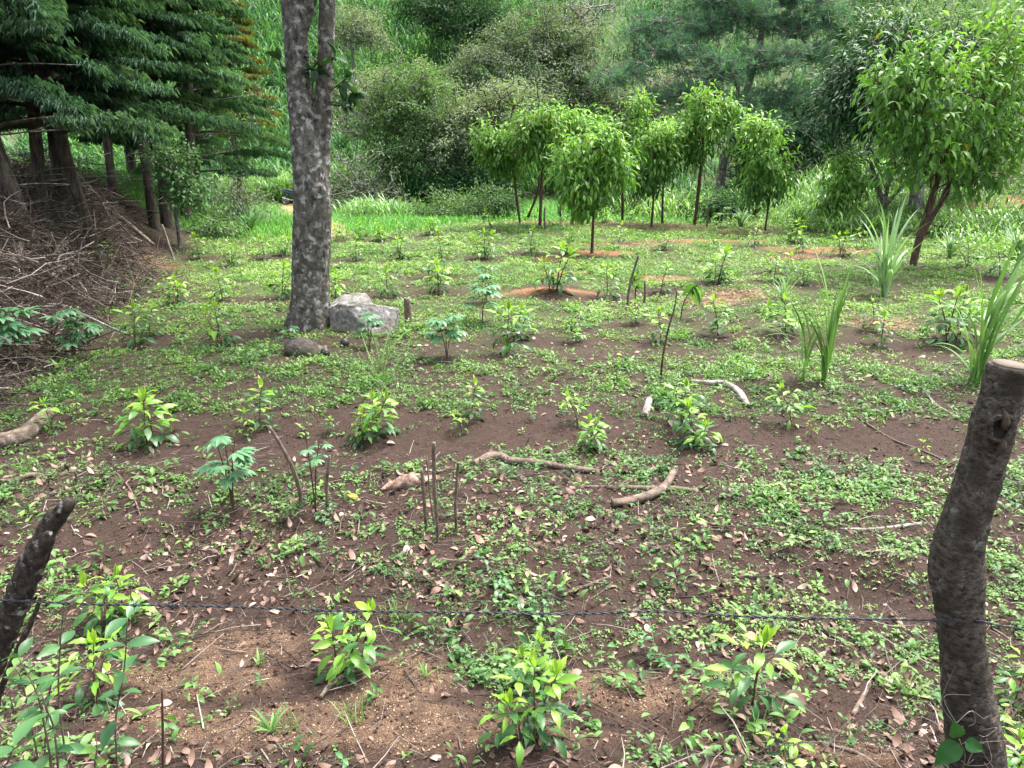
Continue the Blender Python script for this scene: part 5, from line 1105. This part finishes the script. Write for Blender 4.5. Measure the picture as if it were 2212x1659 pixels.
# ---------------------------------------------------------------- coffee plants: a few kinds built once, then copied
LEAFC = [(*leaf(8, 4, (.175, .185, .165)[q], (.3, .5, .8)[q], .11, wave=.026, veins=7, peak=.46, pw=1.15), None) for q in range(3)]
def coffee_kind(seed, h, stems, nodes, dense, lime_from):
    rg = np.random.default_rng(seed); st, dk, nw = MB(), MB(), MB()
    for s_ in range(stems):
        az0 = rg.random() * 6.28; off = np.array([math.cos(az0), math.sin(az0), 0]) * (.035 * (stems > 1)); lean = rg.normal(0, .07, 2) + off[:2] * 2.2
        hh = h * (1 if s_ == 0 else rg.uniform(.6, .95))
        sp = np.array([off, off + (lean[0] * .4, lean[1] * .4, hh * .5), off + (lean[0], lean[1], hh)])
        sp[0, 2] = -.04; rtube(st, sp, [.0075, .006, .0035], .02, sides=7, bump=.1)
        C = resample(sp, .01)
        for i in range(nodes):
            f = .2 + .8 * i / (nodes - 1); c = C[min(len(C) - 1, int(f * (len(C) - 1)))]; a0 = az0 + i * math.pi / 2 + rg.normal(0, .25)
            Lf = (.155 if f < .85 else .13) * h / .42 * rg.uniform(.8, 1.12)
            for sg in (0, math.pi):
                if rg.random() > dense: continue
                a = a0 + sg + rg.normal(0, .15); el = np.interp(f, [.2, .6, .85, 1], [-.3, .12, .42, .8]) + rg.normal(0, .18)
                d = np.array([math.cos(a) * math.cos(el), math.sin(a) * math.cos(el), math.sin(el)])
                nb_ = 1 + (f < .85 and rg.random() < .9) * rg.integers(1, 4)   # some nodes carry a short side twig with more pairs
                pos = c
                if nb_ > 1:
                    tip = c + d * (.03 + .025 * nb_); rtube(st, [c, (c + tip) / 2 + (0, 0, .012), tip], [.0035, .003, .002], .02, sides=5)
                    pos = tip
                for q in range(nb_):
                    dd = d if q == 0 else nrm(d * .35 + np.cross(d, (0, 0, 1.)) * (1 if q % 2 else -1) + rg.normal(0, .15, 3))
                    p_ = pos if q == 0 else c + (pos - c) * rg.uniform(.5, .95)
                    new = rg.random() < np.interp(f, [lime_from - .2, lime_from, 1], [.03, .5, .97])
                    stamp(nw if new else dk, *LEAFC[rg.integers(3)], (p_ + dd * .012)[None], frames(dd, np.array([0, 0, 1.]) + rg.normal(0, .28, 3))[None], np.array([Lf * (1 if q == 0 else .8) * rg.uniform(.85, 1.1)]), np.clip([rg.normal(.45 + .4 * (f - .5), .2)], 0, 1))
        top = C[-1]
        for q in range(4):
            a = rg.random() * 6.28; d = nrm(np.array([math.cos(a) * .5, math.sin(a) * .5, 1.])); stamp(nw, *LEAFC[0], top[None], frames(d, np.array([math.cos(a), math.sin(a), .2]))[None], np.array([.11 * h / .42]), np.array([.85]))
    return st, dk, nw
KINDS = [coffee_kind(s, h, st, n, d, lf) for s, h, st, n, d, lf in ((1, .42, 1, 8, .97, .66), (2, .42, 2, 7, .95, .58), (3, .42, 1, 6, .95, .45), (4, .42, 3, 7, .95, .6), (5, .42, 1, 9, .97, .8), (6, .42, 2, 8, .97, .5), (7, .42, 1, 4, .9, .35))]
PROTO = {}
def coffee(kind, bx, by, top, label, rz=None, widen=1.0):
    b = gat(bx, by); sc = max(.35, (by - top) * dep(b[1], by) / FPX / math.cos(PITCH) / .53) * (1.35 if by < 800 else 1.08)
    rz = (bx * 7.13 + by * 3.7) % 6.28 if rz is None else rz
    if kind not in PROTO:
        r = thing('coffee_plant', b, label, 'coffee plant', 'young coffee plants in the field', rz, sc); st, dk, nw = KINDS[kind]
        st.build('stem', M['coffee_stem'], r); dk.build('leaves', M['coffee_dark'], r); nw.build('young_leaves', M['coffee_lime'], r); PROTO[kind] = r
        return r
    return dup(PROTO[kind], b, rz, sc, label)
# front plants beside the fence
coffee(3, 1142, 1632, 1462, 'biggest bushy coffee plant at the bottom middle of the photo', widen=1.12)
coffee(1, 1190, 1492, 1372, 'coffee plant standing directly behind the biggest bushy one', widen=1.1)
coffee(5, 738, 1462, 1298, 'bright coffee plant crossed by the wire above the root-like stick', widen=1.1)
coffee(0, 1622, 1538, 1345, 'coffee plant on a bare stem beside the dark planting hole', widen=1.05)
coffee(2, 1700, 1690, 1588, 'coffee plant cut by the bottom edge near the right post', widen=1.2)
coffee(5, 262, 1345, 1208, 'coffee plant behind the wire near the leaning left post', widen=1.1)
coffee(1, 195, 1530, 1372, 'coffee plant tangled in the weed shrubs at bottom left', widen=1.1)
coffee(2, 2188, 1525, 1402, 'lime coffee plant right of the thick crooked post', widen=1.1)
coffee(5, 2196, 1668, 1560, 'coffee plant low behind the foot of the thick crooked post', widen=1.1)
# row on the bare soil strip
for k_, x_, y_, t_, l_ in (
    (2, 115, 928, 853, 'pale yellow coffee plant growing behind the big rotten log'), (6, 168, 902, 850, 'small yellow coffee plant between rotten log and bare strip'),
    (5, 328, 955, 828, 'tall lime coffee plant standing alone on the left bare soil'), (0, 560, 922, 824, 'coffee plant with lime top behind the tip of the curved stake'),
    (6, 530, 948, 886, 'low yellow coffee plant touching the cassava top leaves'), (5, 816, 938, 834, 'bright bushy coffee plant, back one of the lime pair on bare soil'),
    (1, 775, 955, 880, 'wide coffee plant, front one of the lime pair on bare soil'), (0, 1018, 905, 824, 'dark and lime coffee plant, back one of the middle pair'),
    (2, 998, 932, 880, 'small coffee plant, front one of the middle pair on bare soil'), (2, 1250, 918, 848, 'back coffee plant of the pair left of the white cut log'),
    (5, 1276, 968, 888, 'front coffee plant of the pair left of the white cut log'), (4, 1468, 930, 828, 'tall dark coffee plant right of the white cut log'),
    (3, 1506, 965, 868, 'broad coffee plant right in front of the tall dark one'), (2, 1712, 922, 838, 'single-stemmed lime coffee plant below the tall cane clumps'),
    (6, 1988, 1002, 950, 'tiny yellow coffee seedling on bare soil beside the right post'), (6, 1752, 948, 918, 'tiny low coffee seedling right of the single-stemmed lime one'),
    (4, 708, 938, 898, 'small grey-green seedling left of the lime pair')):
    coffee(k_, x_, y_, t_, l_, widen=1.1)
# row level with the boulder
for k_, x_, y_, t_, l_ in (
    (4, 293, 752, 680, 'dark coffee plant at the right foot of the brush heap'), (4, 322, 728, 672, 'coffee plant half hidden behind the one at the brush heap'), (1, 475, 748, 676, 'coffee plant midway between brush heap and two-stemmed tree'),
    (4, 1095, 768, 684, 'dark glossy coffee plant in the litter right of the boulder'), (3, 1120, 730, 672, 'dark coffee plant behind the glossy one right of the boulder'),
    (1, 1248, 742, 702, 'low coffee plant in front of its taller neighbour mid-field'), (4, 1245, 715, 670, 'dark coffee plant standing behind the low mid-field one'),
    (0, 1428, 742, 682, 'coffee plant left of the thin leaning sapling stem'), (1, 1380, 700, 660, 'low coffee plant under the grey leaning stake'), (4, 1552, 728, 658, 'dark coffee plant on bare soil right of the leaning sapling'),
    (1, 1700, 728, 660, 'coffee plant seen through the tall cane leaves'), (4, 1902, 748, 690, 'dark coffee plant right of the tall cane clumps, front of two'), (4, 1888, 715, 660, 'dark coffee plant right of the tall cane clumps, back of two'),
    (3, 2052, 738, 648, 'tall coffee plant left of the broad leaning cane'), (4, 2070, 700, 640, 'coffee plant touching the leaves of the broad leaning cane')):
    coffee(k_, x_, y_, t_, l_, widen=1.1)
# row behind the boulder
for k_, x_, y_, t_, l_ in (
    (1, 388, 655, 608, 'coffee plant nearest the brush heap in the row behind the boulder'), (2, 350, 640, 610, 'small coffee plant against the right slope of the brush heap'), (0, 482, 652, 598, 'second coffee plant from the brush heap in the row behind the boulder'),
    (1, 604, 645, 585, 'coffee plant just left of the two-stemmed tree'), (5, 722, 645, 590, 'coffee plant peeping over the boulder beside the trunk'),
    (0, 838, 642, 588, 'coffee plant behind the boulder and the stout stake'), (1, 953, 632, 575, 'coffee plant second right of the boulder in the back row'), (4, 940, 600, 560, 'coffee plant behind the second right of the boulder'),
    (3, 1195, 642, 568, 'big dark coffee plant on the reddish mound mid-field'), (0, 1312, 645, 585, 'coffee plant left of the grey leaning stake'),
    (4, 1426, 632, 580, 'dark coffee plant right of the dark short stake'), (3, 1546, 612, 550, 'round dark coffee plant with lime top in the right field half'),
    (5, 1676, 610, 560, 'coffee plant behind the small bluish cane clump'), (5, 1740, 615, 580, 'coffee plant between small cane clump and tall bluish cane')):
    coffee(k_, x_, y_, t_, l_, widen=1.1)
# two farthest rows
ORD = ['first', 'second', 'third', 'fourth', 'fifth', 'sixth', 'seventh', 'eighth', 'ninth', 'tenth', 'eleventh', 'twelfth', 'thirteenth', 'fourteenth', 'fifteenth', 'sixteenth', 'seventeenth', 'eighteenth', 'nineteenth', 'twentieth']
for i_, (x_, y_, t_) in enumerate(((432, 560, 518), (497, 575, 540), (572, 560, 522), (612, 552, 520), (768, 562, 522), (862, 562, 520), (955, 562, 514), (1043, 560, 512), (1145, 548, 505), (1226, 548, 520), (1336, 528, 492), (1432, 540, 512))):
    coffee(i_ * 3 % 6, x_, y_, t_, f'far coffee plant in the second-farthest row, {ORD[i_]} counting from the brush heap', widen=1.15)
for i_, (x_, y_, t_) in enumerate(((1628, 532, 496), (1716, 525, 478), (1735, 545, 512), (1815, 555, 512), (1868, 540, 505), (1668, 588, 556))):
    coffee(i_ * 5 % 6, x_, y_, t_, f'far coffee plant near the orange soil at right, {ORD[i_]} counting from the front tree', widen=1.15)
for i_, (x_, y_, t_) in enumerate(((736, 520, 490), (775, 518, 488), (820, 522, 490), (868, 515, 488), (930, 508, 480), (1062, 498, 462), (1142, 482, 452), (1212, 482, 456), (1306, 482, 450), (1386, 478, 455), (1360, 480, 460), (1640, 492, 466), (1746, 505, 478), (1795, 495, 470))):
    coffee((i_ * 5 + 1) % 6, x_, y_, t_, f'tiny far coffee plant along the farthest row, {ORD[i_]} counting from the two-stemmed tree', widen=1.15)
for i_, (x_, y_, t_) in enumerate(((2095, 578, 530), (2160, 600, 545), (2200, 560, 520), (1950, 570, 540))):
    coffee((i_ * 3 + 1) % 6, x_, y_, t_, ['coffee plant right of the leaning light-leaved tree base', 'coffee plant behind the broad leaning cane at right', 'coffee plant at the right edge behind the cane leaves', 'coffee plant just left of the leaning light-leaved tree base'][i_], widen=1.1)

# ---------------------------------------------------------------- cassava plants
FING = leaf(4, 2, .16, .35, .08)
def cassava(name, label, b, H, stems, nl, size, seed, mat='cassava'):
    rg = np.random.default_rng(seed); root = thing(name, b, label, 'plant'); st, lf = MB(), MB()
    for s_ in stems:
        Q = [b - (0, 0, .03), b + (s_[0] * .3, s_[1] * .3, H * .5 * s_[2]), b + (s_[0], s_[1], H * s_[2])]; rtube(st, Q, [.0055, .005, .0035], .04, sides=7); C = resample(np.array(Q), .02)
        for i in range(nl):
            f = .5 + .5 * rg.random(); c = C[min(len(C) - 1, int(f * len(C)))]; az = i * 2.4 + rg.normal(0, .2); el = rg.uniform(-.1, .8)
            pd = np.array([math.cos(az) * math.cos(el), math.sin(az) * math.cos(el), math.sin(el)]); pl = size * rg.uniform(.7, 1.3); e = c + pd * pl
            rtube(st, [c, (c + e) / 2 + (0, 0, .01), e], [.003, .0025, .002], .05, sides=5)
            out = nrm(pd * (1, 1, .1)); sd = np.cross(out, (0, 0, 1.)); nf = 7; a = np.linspace(-1.75, 1.75, nf); tilt = rg.normal(-.05, .25)
            dd = np.array([out * math.cos(t) + sd * math.sin(t) + np.array([0, 0, tilt * math.cos(t) - .02]) for t in a])
            stamp(lf, FING, None, None, np.zeros((0, 3)), None, np.zeros(0), 0) if False else stamp(lf, FING[0], FING[1], None, np.repeat(e[None], nf, 0), frames(dd, np.array([0, 0, 1.]) + rg.normal(0, .12, (nf, 3))), size * 1.5 * (1 - .32 * np.abs(a) / 1.75) * rg.uniform(.85, 1.1), np.full(nf, np.clip(rg.normal(.5, .22), 0, 1)))
    st.build('stem', M['red_bark'], root, b); lf.build('leaves', M[mat], root, b); return root
def hpx(b, by, top): return (by - top) * dep(b[1], by) / FPX / math.cos(PITCH)
b = gat(505, 1105); cassava('cassava_plant', 'cassava plant with blue-green fingered leaves left of the curved stake', b, hpx(b, 1105, 930), [(0, 0, 1), (.06, .04, .92), (-.07, .03, .8)], 6, .085, 1)
b = gat(682, 1108); cassava('cassava_plant', 'spindly seedling with few grey leaves between curved and short stakes', b, hpx(b, 1108, 930), [(-.03, .02, 1), (.06, .05, .9)], 4, .055, 2)
b = gat(35, 790); cassava('cassava_plant', 'cassava with broad pale leaves at the left photo edge by the heap', b, hpx(b, 790, 665), [(0, 0, 1), (.12, 0, .75), (-.1, .05, .9)], 8, .15, 3)
b = gat(160, 775); cassava('cassava_plant', 'cassava growing out of the front of the brush heap', b, hpx(b, 775, 680), [(0, 0, 1), (.12, .05, .8), (.2, 0, .6)], 8, .12, 4)
b = gat(1042, 700); cassava('cassava_plant', 'pale cassava standing mid-field between boulder and reddish mound', b, hpx(b, 700, 618), [(0, 0, 1), (.06, .03, .85)], 7, .13, 5)
b = gat(965, 775); cassava('cassava_plant', 'leafy cassava with some reddish leaves right of the boulder', b, hpx(b, 775, 685), [(0, 0, 1), (.14, .04, .9), (-.1, .02, .85)], 8, .11, 6)
b = gat(798, 752); cassava('cassava_plant', 'small cassava growing in front of the boulder', b, hpx(b, 752, 688), [(0, 0, 1), (.08, .03, .9)], 6, .10, 7)
b = gat(628, 762); cassava('cassava_plant', 'grey-green seedling sprouting over the mossy rock', b, hpx(b, 762, 712), [(0, 0, 1)], 6, .08, 8)
b = gat(1050, 655); cassava('cassava_plant', 'bushy cassava top behind the pale mid-field cassava', b, hpx(b, 655, 582), [(0, 0, 1), (.1, 0, .9)], 7, .12, 9)
b = gat(1556, 492); cassava('sapling', 'tall thin sapling with drooping yellow-green leaves in orange soil', b, hpx(b, 492, 455), [(0, 0, 1), (.1, 0, .8)], 6, .14, 10, 'bright')

# ---------------------------------------------------------------- slim saplings
def sapling(label, spec, r, leaves, size, seed, mat='bright', name='sapling', lx=(.7, 1.0), droop=.9):
    rg = np.random.default_rng(seed); b = gat(*spec[0]); Q = [b - (0, 0, .04)] + [pt(x, y, b[1]) for x, y in spec[1:]]; root = thing(name, b, label, 'sapling')
    mb = MB(); rtube(mb, Q, np.linspace(r, r * .45, len(Q)), .05, sides=8, bump=.1); mb.build('stem', M['red_bark'], root, b); C = resample(np.array(Q), .02)
    lb = MB(); f = lx[0] + (lx[1] - lx[0]) * rg.random(leaves); c = C[np.minimum(len(C) - 1, (f * len(C)).astype(int))]; d = rg.normal(0, .6, (leaves, 3)) + (0, 0, -droop * .5)
    stamp(lb, *OVAL, c, frames(d, np.array([0, 0, 1.]) + rg.normal(0, .4, (leaves, 3))), size * rg.uniform(.7, 1.2, leaves), rg.random(leaves)); lb.build('leaves', M[mat], root, b)
sapling('thin dark sapling leaning right with a few leaves at its top', [(1427, 822), (1432, 770), (1444, 710), (1458, 660), (1462, 628)], .014, 2, .1, 1)
sapling('arching twig with big drooping light leaves beside the thin dark sapling', [(1470, 690), (1475, 660), (1486, 636), (1500, 618), (1515, 612)], .010, 7, .26, 2, lx=(.75, 1))
sapling('slim green sapling between the grey leaning stake and the dark stake', [(1371, 662), (1373, 630), (1376, 600), (1378, 588)], .013, 18, .17, 3, lx=(.55, 1), droop=.3)

# ---------------------------------------------------------------- cane clumps in the field
def clump(label, b, specs, W, mat, seed, stalk=0.0):
    """specs: (azimuth, length, start angle, end angle, start height)"""
    root = thing('cane_clump', b, label, 'grass clump', 'tall cane grass clumps in the field'); rg = np.random.default_rng(seed); mb = MB(); s = np.array(specs, float); k = len(s)
    pos = b + np.column_stack([rg.normal(0, .03, k), rg.normal(0, .03, k), s[:, 4]]); pos[:, :2] += np.column_stack([np.cos(s[:, 0]), np.sin(s[:, 0])]) * (s[:, 4] * np.sin(s[:, 2]) * .6)[:, None]
    blades(mb, pos, s[:, 0], s[:, 1], np.full(k, W) * rg.uniform(.75, 1.2, k), s[:, 2], s[:, 3], 10, rg.random(k)); mb.build('blades', M[mat], root, b)
    mb = MB()
    for i in range(max(2, k // 5)):
        a = s[i, 0]; q = b + rg.normal(0, .02, 3) * (1, 1, 0); h = max(.2, s[i, 4] + .15); rtube(mb, [q - (0, 0, .04), q + (math.cos(a) * math.sin(s[i, 2]) * h * .6, math.sin(a) * math.sin(s[i, 2]) * h * .6, h)], [W * .42, W * .22], .1, sides=7)
    mb.build('stalks', M[mat], root, b)
def rspecs(seed, n, az, azs, L, th0, th1, h):
    rg = np.random.default_rng(seed); return [(az + rg.normal(0, azs), L * rg.uniform(.65, 1.1), abs(rg.normal(0, th0)), rg.uniform(*th1), h * rg.random()) for _ in range(n)]
b = gat(1778, 826); H = hpx(b, 826, 590)
clump('tallest bright cane clump with long arching blades in the right field', b, rspecs(1, 11, 3.0, .4, H * 1.0, .15, (.5, 1.6), H * .4) + rspecs(2, 8, .2, .6, H * .85, .1, (.05, .6), H * .35) + rspecs(9, 5, 3.2, .3, H * .8, .35, (1.6, 2.4), H * .3), .042, 'cane_near', 1)
b = gat(1735, 822); H = hpx(b, 822, 640)
clump('thinner cane clump arching left beside the tallest bright clump', b, rspecs(3, 9, 3.1, .5, H * 1.1, .2, (1.0, 2.2), H * .45) + rspecs(4, 4, .4, .8, H * .6, .1, (.4, 1.3), H * .3), .03, 'cane_near', 2)
b = gat(2100, 832); H = hpx(b, 832, 560)
clump('broad leaning cane with thick green stalk behind the right post', b, rspecs(5, 12, .15, .4, H * .85, .25, (.25, .8), H * .5) + rspecs(6, 9, .1, .8, H * .7, .4, (1.0, 1.9), H * .45) + rspecs(7, 5, 3.0, .4, H * .6, .3, (1.5, 2.4), H * .3) + rspecs(17, 4, 3.0, .4, H * 1.0, .05, (.3, .9), H * .3), .05, 'cane_near', 3)
b = gat(1908, 642); H = hpx(b, 642, 455)
clump('tall bluish cane clump standing in front of the leaning light-leaved tree', b, rspecs(8, 30, 1.5, 2.2, H * .8, .25, (.2, 1.2), H * .45) + rspecs(10, 14, 3, 2, H * .6, .35, (1.3, 2.3), H * .3), .055, 'cane_blue', 4)
b = gat(1692, 655); H = hpx(b, 655, 580)
clump('small bluish cane tuft left of the tall bluish clump', b, rspecs(11, 20, 3.2, 1.6, H * 1.0, .4, (.4, 1.6), H * .3), .03, 'cane_blue', 5)
b = gat(822, 812); H = hpx(b, 812, 690)
clump('small pale cane tuft in front of the boulder', b, rspecs(12, 8, .3, .5, H * 1.1, .3, (.6, 1.8), H * .1) + rspecs(13, 5, 2.8, .4, H * .9, .25, (.2, .6), H * .1), .02, 'cane_near', 6)
for i_, (x_, y_, t_, l_) in enumerate(((2200, 560, 500, 'grass tuft at the right photo edge beyond the coffee plants'), (2050, 560, 515, 'grass tuft right behind the leaning light-leaved tree base'), (1880, 505, 470, 'broad-bladed grass tuft at the field edge under the bare stump tree'), (1720, 492, 455, 'broad-bladed grass tuft at the foot of the dark young pine'), (1600, 490, 455, 'grass tuft left of the two-stemmed light-leaved tree'), (540, 505, 460, 'dark green grass tuft at the field edge left of the trunk'))):
    b = gat(x_, y_); H = hpx(b, y_, t_); clump(l_, b, rspecs(30 + i_, 40, 1, 3, H * 1.25, .35, (.7, 2.0), H * .3), .045, 'cane' if i_ in (3, 5) else 'cane_blue', 20 + i_)

# ---------------------------------------------------------------- weed shrubs at bottom left, vine on the right post
def shrub(label, b, stems, size, seed, mat='shrub', per=6, stemmat='stick', name='weed_shrub', tm=None):
    size *= .88
    rg = np.random.default_rng(seed); root = thing(name, b, label, 'weed'); st, lf = MB(), MB(); tm = tm or (*leaf(6, 4, .21, .45, .1, wave=.008, veins=6), None)
    for Q in stems:
        Q = np.array(Q); rtube(st, Q, np.linspace(.004, .0018, len(Q)), .03, sides=7, bump=.1); C = resample(Q, .01)
        for i in range(per):
            f = .3 + .7 * i / max(1, per - 1); c = C[min(len(C) - 1, int(f * (len(C) - 1)))]; a0 = i * 1.57 + rg.normal(0, .3)
            for sg in (0, math.pi):
                a = a0 + sg; el = np.interp(f, [.3, 1], [-.15, .5]) + rg.normal(0, .2); d = np.array([math.cos(a) * math.cos(el), math.sin(a) * math.cos(el), math.sin(el)])
                stamp(lf, *tm, c[None], frames(d, np.array([0, 0, 1.]) + rg.normal(0, .3, 3))[None], np.array([size * rg.uniform(.65, 1.15)]), np.clip([rg.normal(.5, .25)], 0, 1))
    st.build('stem', M[stemmat], root, b); lf.build('leaves', M[mat], root, b)
def up(px, py, pts_, Y):
    b = np.array([pt(px, py, Y)[0], Y, 0]); b[2] = zt(b[0], Y)[0]; return [b - (0, 0, .03)] + [pt(x, y, Y) for x, y in pts_]
s1 = up(240, 1640, [(250, 1560), (265, 1470), (272, 1400), (275, 1335)], 2.2); shrub('tall weed with long blue-green leaves rising to the barbed wire', s1[1], [s1], .115, 1, per=6)
s2 = up(130, 1620, [(128, 1520), (130, 1400), (138, 1310)], 2.15); shrub('weed with pointed leaves crossing the wire beside the leaning post', s2[1], [s2], .10, 2, per=5)
s3 = up(110, 1680, [(100, 1590), (80, 1500), (40, 1420)], 2.0); s3b = up(110, 1680, [(120, 1600), (105, 1540), (90, 1500)], 2.0); shrub('weed with thick brown forked stem at the bottom left', s3[1], [s3, s3b], .085, 3, per=6)
s4 = up(-10, 1760, [(5, 1690), (20, 1640), (30, 1610)], 1.75); shrub('large-leaved weed cut by the bottom left photo corner', s4[1], [s4], .13, 4, per=4)
s5 = up(205, 1700, [(205, 1660), (208, 1630), (210, 1615)], 2.15); shrub('small light green weed at the bottom edge near the weed shrubs', s5[1], [s5], .075, 5, 'bright', per=4)
s6 = up(60, 1560, [(50, 1480), (30, 1440)], 2.3); s6b = up(60, 1560, [(110, 1480), (150, 1430)], 2.3); shrub('leafy weed behind the brown forked stem', s6[1], [s6, s6b], .085, 6, 'weed', per=6)
s7 = up(735, 1700, [(738, 1660), (740, 1640)], 2.25); shrub('small weed cut by the bottom photo edge at centre left', s7[1], [s7], .07, 7, per=3)
s8 = up(1080, 1285, [(1078, 1260), (1075, 1240)], 4.0)
for i_, (x_, y_, h_, l_) in enumerate(((1085, 1285, .16, 'patch of heart-leaved weeds above the wire in the middle'), (1140, 1278, .14, 'heart-leaved weed right of the middle weed patch'), (1160, 1335, .12, 'pale weed hanging at the wire right of the middle'), (610, 1130, .14, 'leafy rosette weed below the curved stake'), (1430, 1440, .12, 'low dark weed left of the coffee plant by the planting hole'), (370, 1390, .1, 'spreading seedling weed right of the bottom left coffee plant'), (700, 1120, .1, 'leafy weed at the foot of the short stake'), (1700, 1190, .13, 'bright weed on the rise above the planting hollow'))):
    b = gat(x_, y_); rg = np.random.default_rng(50 + i_); shrub(l_, b, [[b, b + rg.normal(0, .05, 3) * (1, 1, 0) + (0, 0, h_ * .5), b + rg.normal(0, .10, 3) * (1, 1, 0) + (0, 0, h_)] for _ in range(4)], .055, 60 + i_, 'weed' if i_ % 2 else 'shrub', per=5, tm=(*leaf(4, 2, .27, .4, .12), None))
for i_, (x_, y_, s_, l_) in enumerate(((312, 1562, .06, 'small three-leaved seedling on the near sandy soil'), (590, 1600, .075, 'spiky narrow-leaved weed on the near sandy soil'), (560, 1445, .06, 'long-leaved rosette weed left of the wire-crossed coffee plant'), (920, 1480, .05, 'fern-like low weed left of the bottom middle coffee plants'), (480, 1200, .05, 'rosette weed in the litter behind the wire'), (130, 800, .16, 'strap-leaved weed at the foot of the brush heap'))):
    b = gat(x_, y_); rg = np.random.default_rng(80 + i_); root = thing('rosette_weed', b, l_, 'weed'); mb = MB(); k = 9 if i_ else 4
    blades(mb, np.repeat((b + (0, 0, .004))[None], k, 0), rg.random(k) * 6.28, s_ * rg.uniform(1.0, 1.9, k), np.full(k, s_ * (.22 if i_ else .5)), rg.uniform(.3, .7, k), rg.uniform(.9, 1.8, k), 6, rg.random(k)); mb.build('leaves', M['weed' if i_ in (2, 3) else 'cane_near'], root, b)
    mb = MB(); rtube(mb, [b - (0, 0, .02), b + (0, 0, .015)], [.005, .003], .01, sides=6); mb.build('stem', M['stick'], root, b)
for i_, (x_, y_, l_) in enumerate(((130, 565, 'light green vine leaves growing up through the middle of the brush heap'), (220, 610, 'yellow-green shoot lying along the right side of the brush heap'), (150, 505, 'yellow-green shoot on the crest of the brush heap below the trunks'), (300, 650, 'small green weed at the right foot of the brush heap'), (35, 430, 'yellow-green climbing leaves on the trunk at the photo edge'))):
    b = gat(x_, y_); b = b + (0, 0, .35 if i_ != 3 else 0); rg = np.random.default_rng(150 + i_); shrub(l_, b, [[b - (0, 0, .3), b + rg.normal(0, .2, 3) * (1, 1, .3), b + rg.normal(0, .35, 3) * (1, 1, 0) + (0, 0, .35)] for _ in range(4)], .13, 160 + i_, 'bright' if i_ in (1, 2, 4) else 'shrub', per=5, name='heap_weed')
# three heart-shaped leaves climbing the right post
b = np.array([pt(2060, 1640, 1.86)[0], 1.9, 0]); b[2] = zt(b[0], b[1])[0]
root = thing('climbing_vine', b, 'vine with three heart-shaped dark green leaves at the right post foot', 'vine')
hv = []; 
for i in range(13):
    t = i / 12; wd = .43 * math.sin(math.pi * min(1, t ** .62)) ** .8 * (1 - .25 * t) if 0 < t < 1 else .015
    for j in range(5): s_ = j / 2 - 1; hv.append((s_ * wd, t - .18 * abs(s_) * (1 - t) ** 2, .06 * abs(s_) - .22 * t * t + .012 * math.sin(t * 18) * abs(s_)))
hq = [(i * 5 + j, i * 5 + j + 1, i * 5 + 6 + j, i * 5 + 5 + j) for i in range(12) for j in range(4)]
c = pt(2072, 1597, 1.86); mb = MB()
stamp(mb, np.array(hv), hq, None, np.array([c + (-.012, -.004, .022), c + (-.02, -.012, -.012), c + (.022, -.008, -.006)]), frames(np.array([(-.35, -.2, .75), (-.62, -.25, -.7), (.75, -.2, -.3)]), np.array([(-.2, -1, .35), (-.1, -1, .55), (.1, -1, .45)])), np.array([.06, .085, .055]), np.array([.6, .4, .5])); mb.build('leaves', M['heart'], root, b)
mb = MB(); rtube(mb, [b - (0, 0, .03), pt(2080, 1660, 1.86), c], [.003, .0025, .002], .03, sides=6); mb.build('stem', M['coffee_stem'], root, b)
# broad curled dry leaves that stand out
for x_, y_, l_, s_, v_ in ((1705, 1690 - 175, 'long curled red-brown pod lying left of the planting hole', .19, .15), (762, 1075, 'orange dry leaf lying right of the short stake', .12, .6), (1338, 770, 'orange fallen leaf on weeds in the middle field', .13, .6), (590, 742, 'yellow fallen leaf left of the mossy rock', .14, .7), (908, 752, 'whitish fallen leaf right of the small pale cane tuft', .14, 1.0), (1452, 916, 'white fallen leaf beside the tall dark coffee plant', .1, 1.0), (845, 965, 'pale upright dry leaf on the strip edge behind the stakes', .12, .9)):
    b = gat(x_, y_); mb = MB(); a = x_ * .7
    stamp(mb, *leaf(8, 4, .2, .9, .25, cup=.3), None, np.array([b + (-.04, 0, .03)]), frames(np.array([(math.cos(a), math.sin(a) * .5, .18)]), np.array([(0, -.4, 1.)])), np.array([s_]), np.array([v_]))
    m_ = M['deadleaf'] if v_ > .8 or v_ < .3 else M['yellow_leaf']
    tag(mb.build('dry_leaf', m_, None, b), l_, 'leaf')
# end of the scene
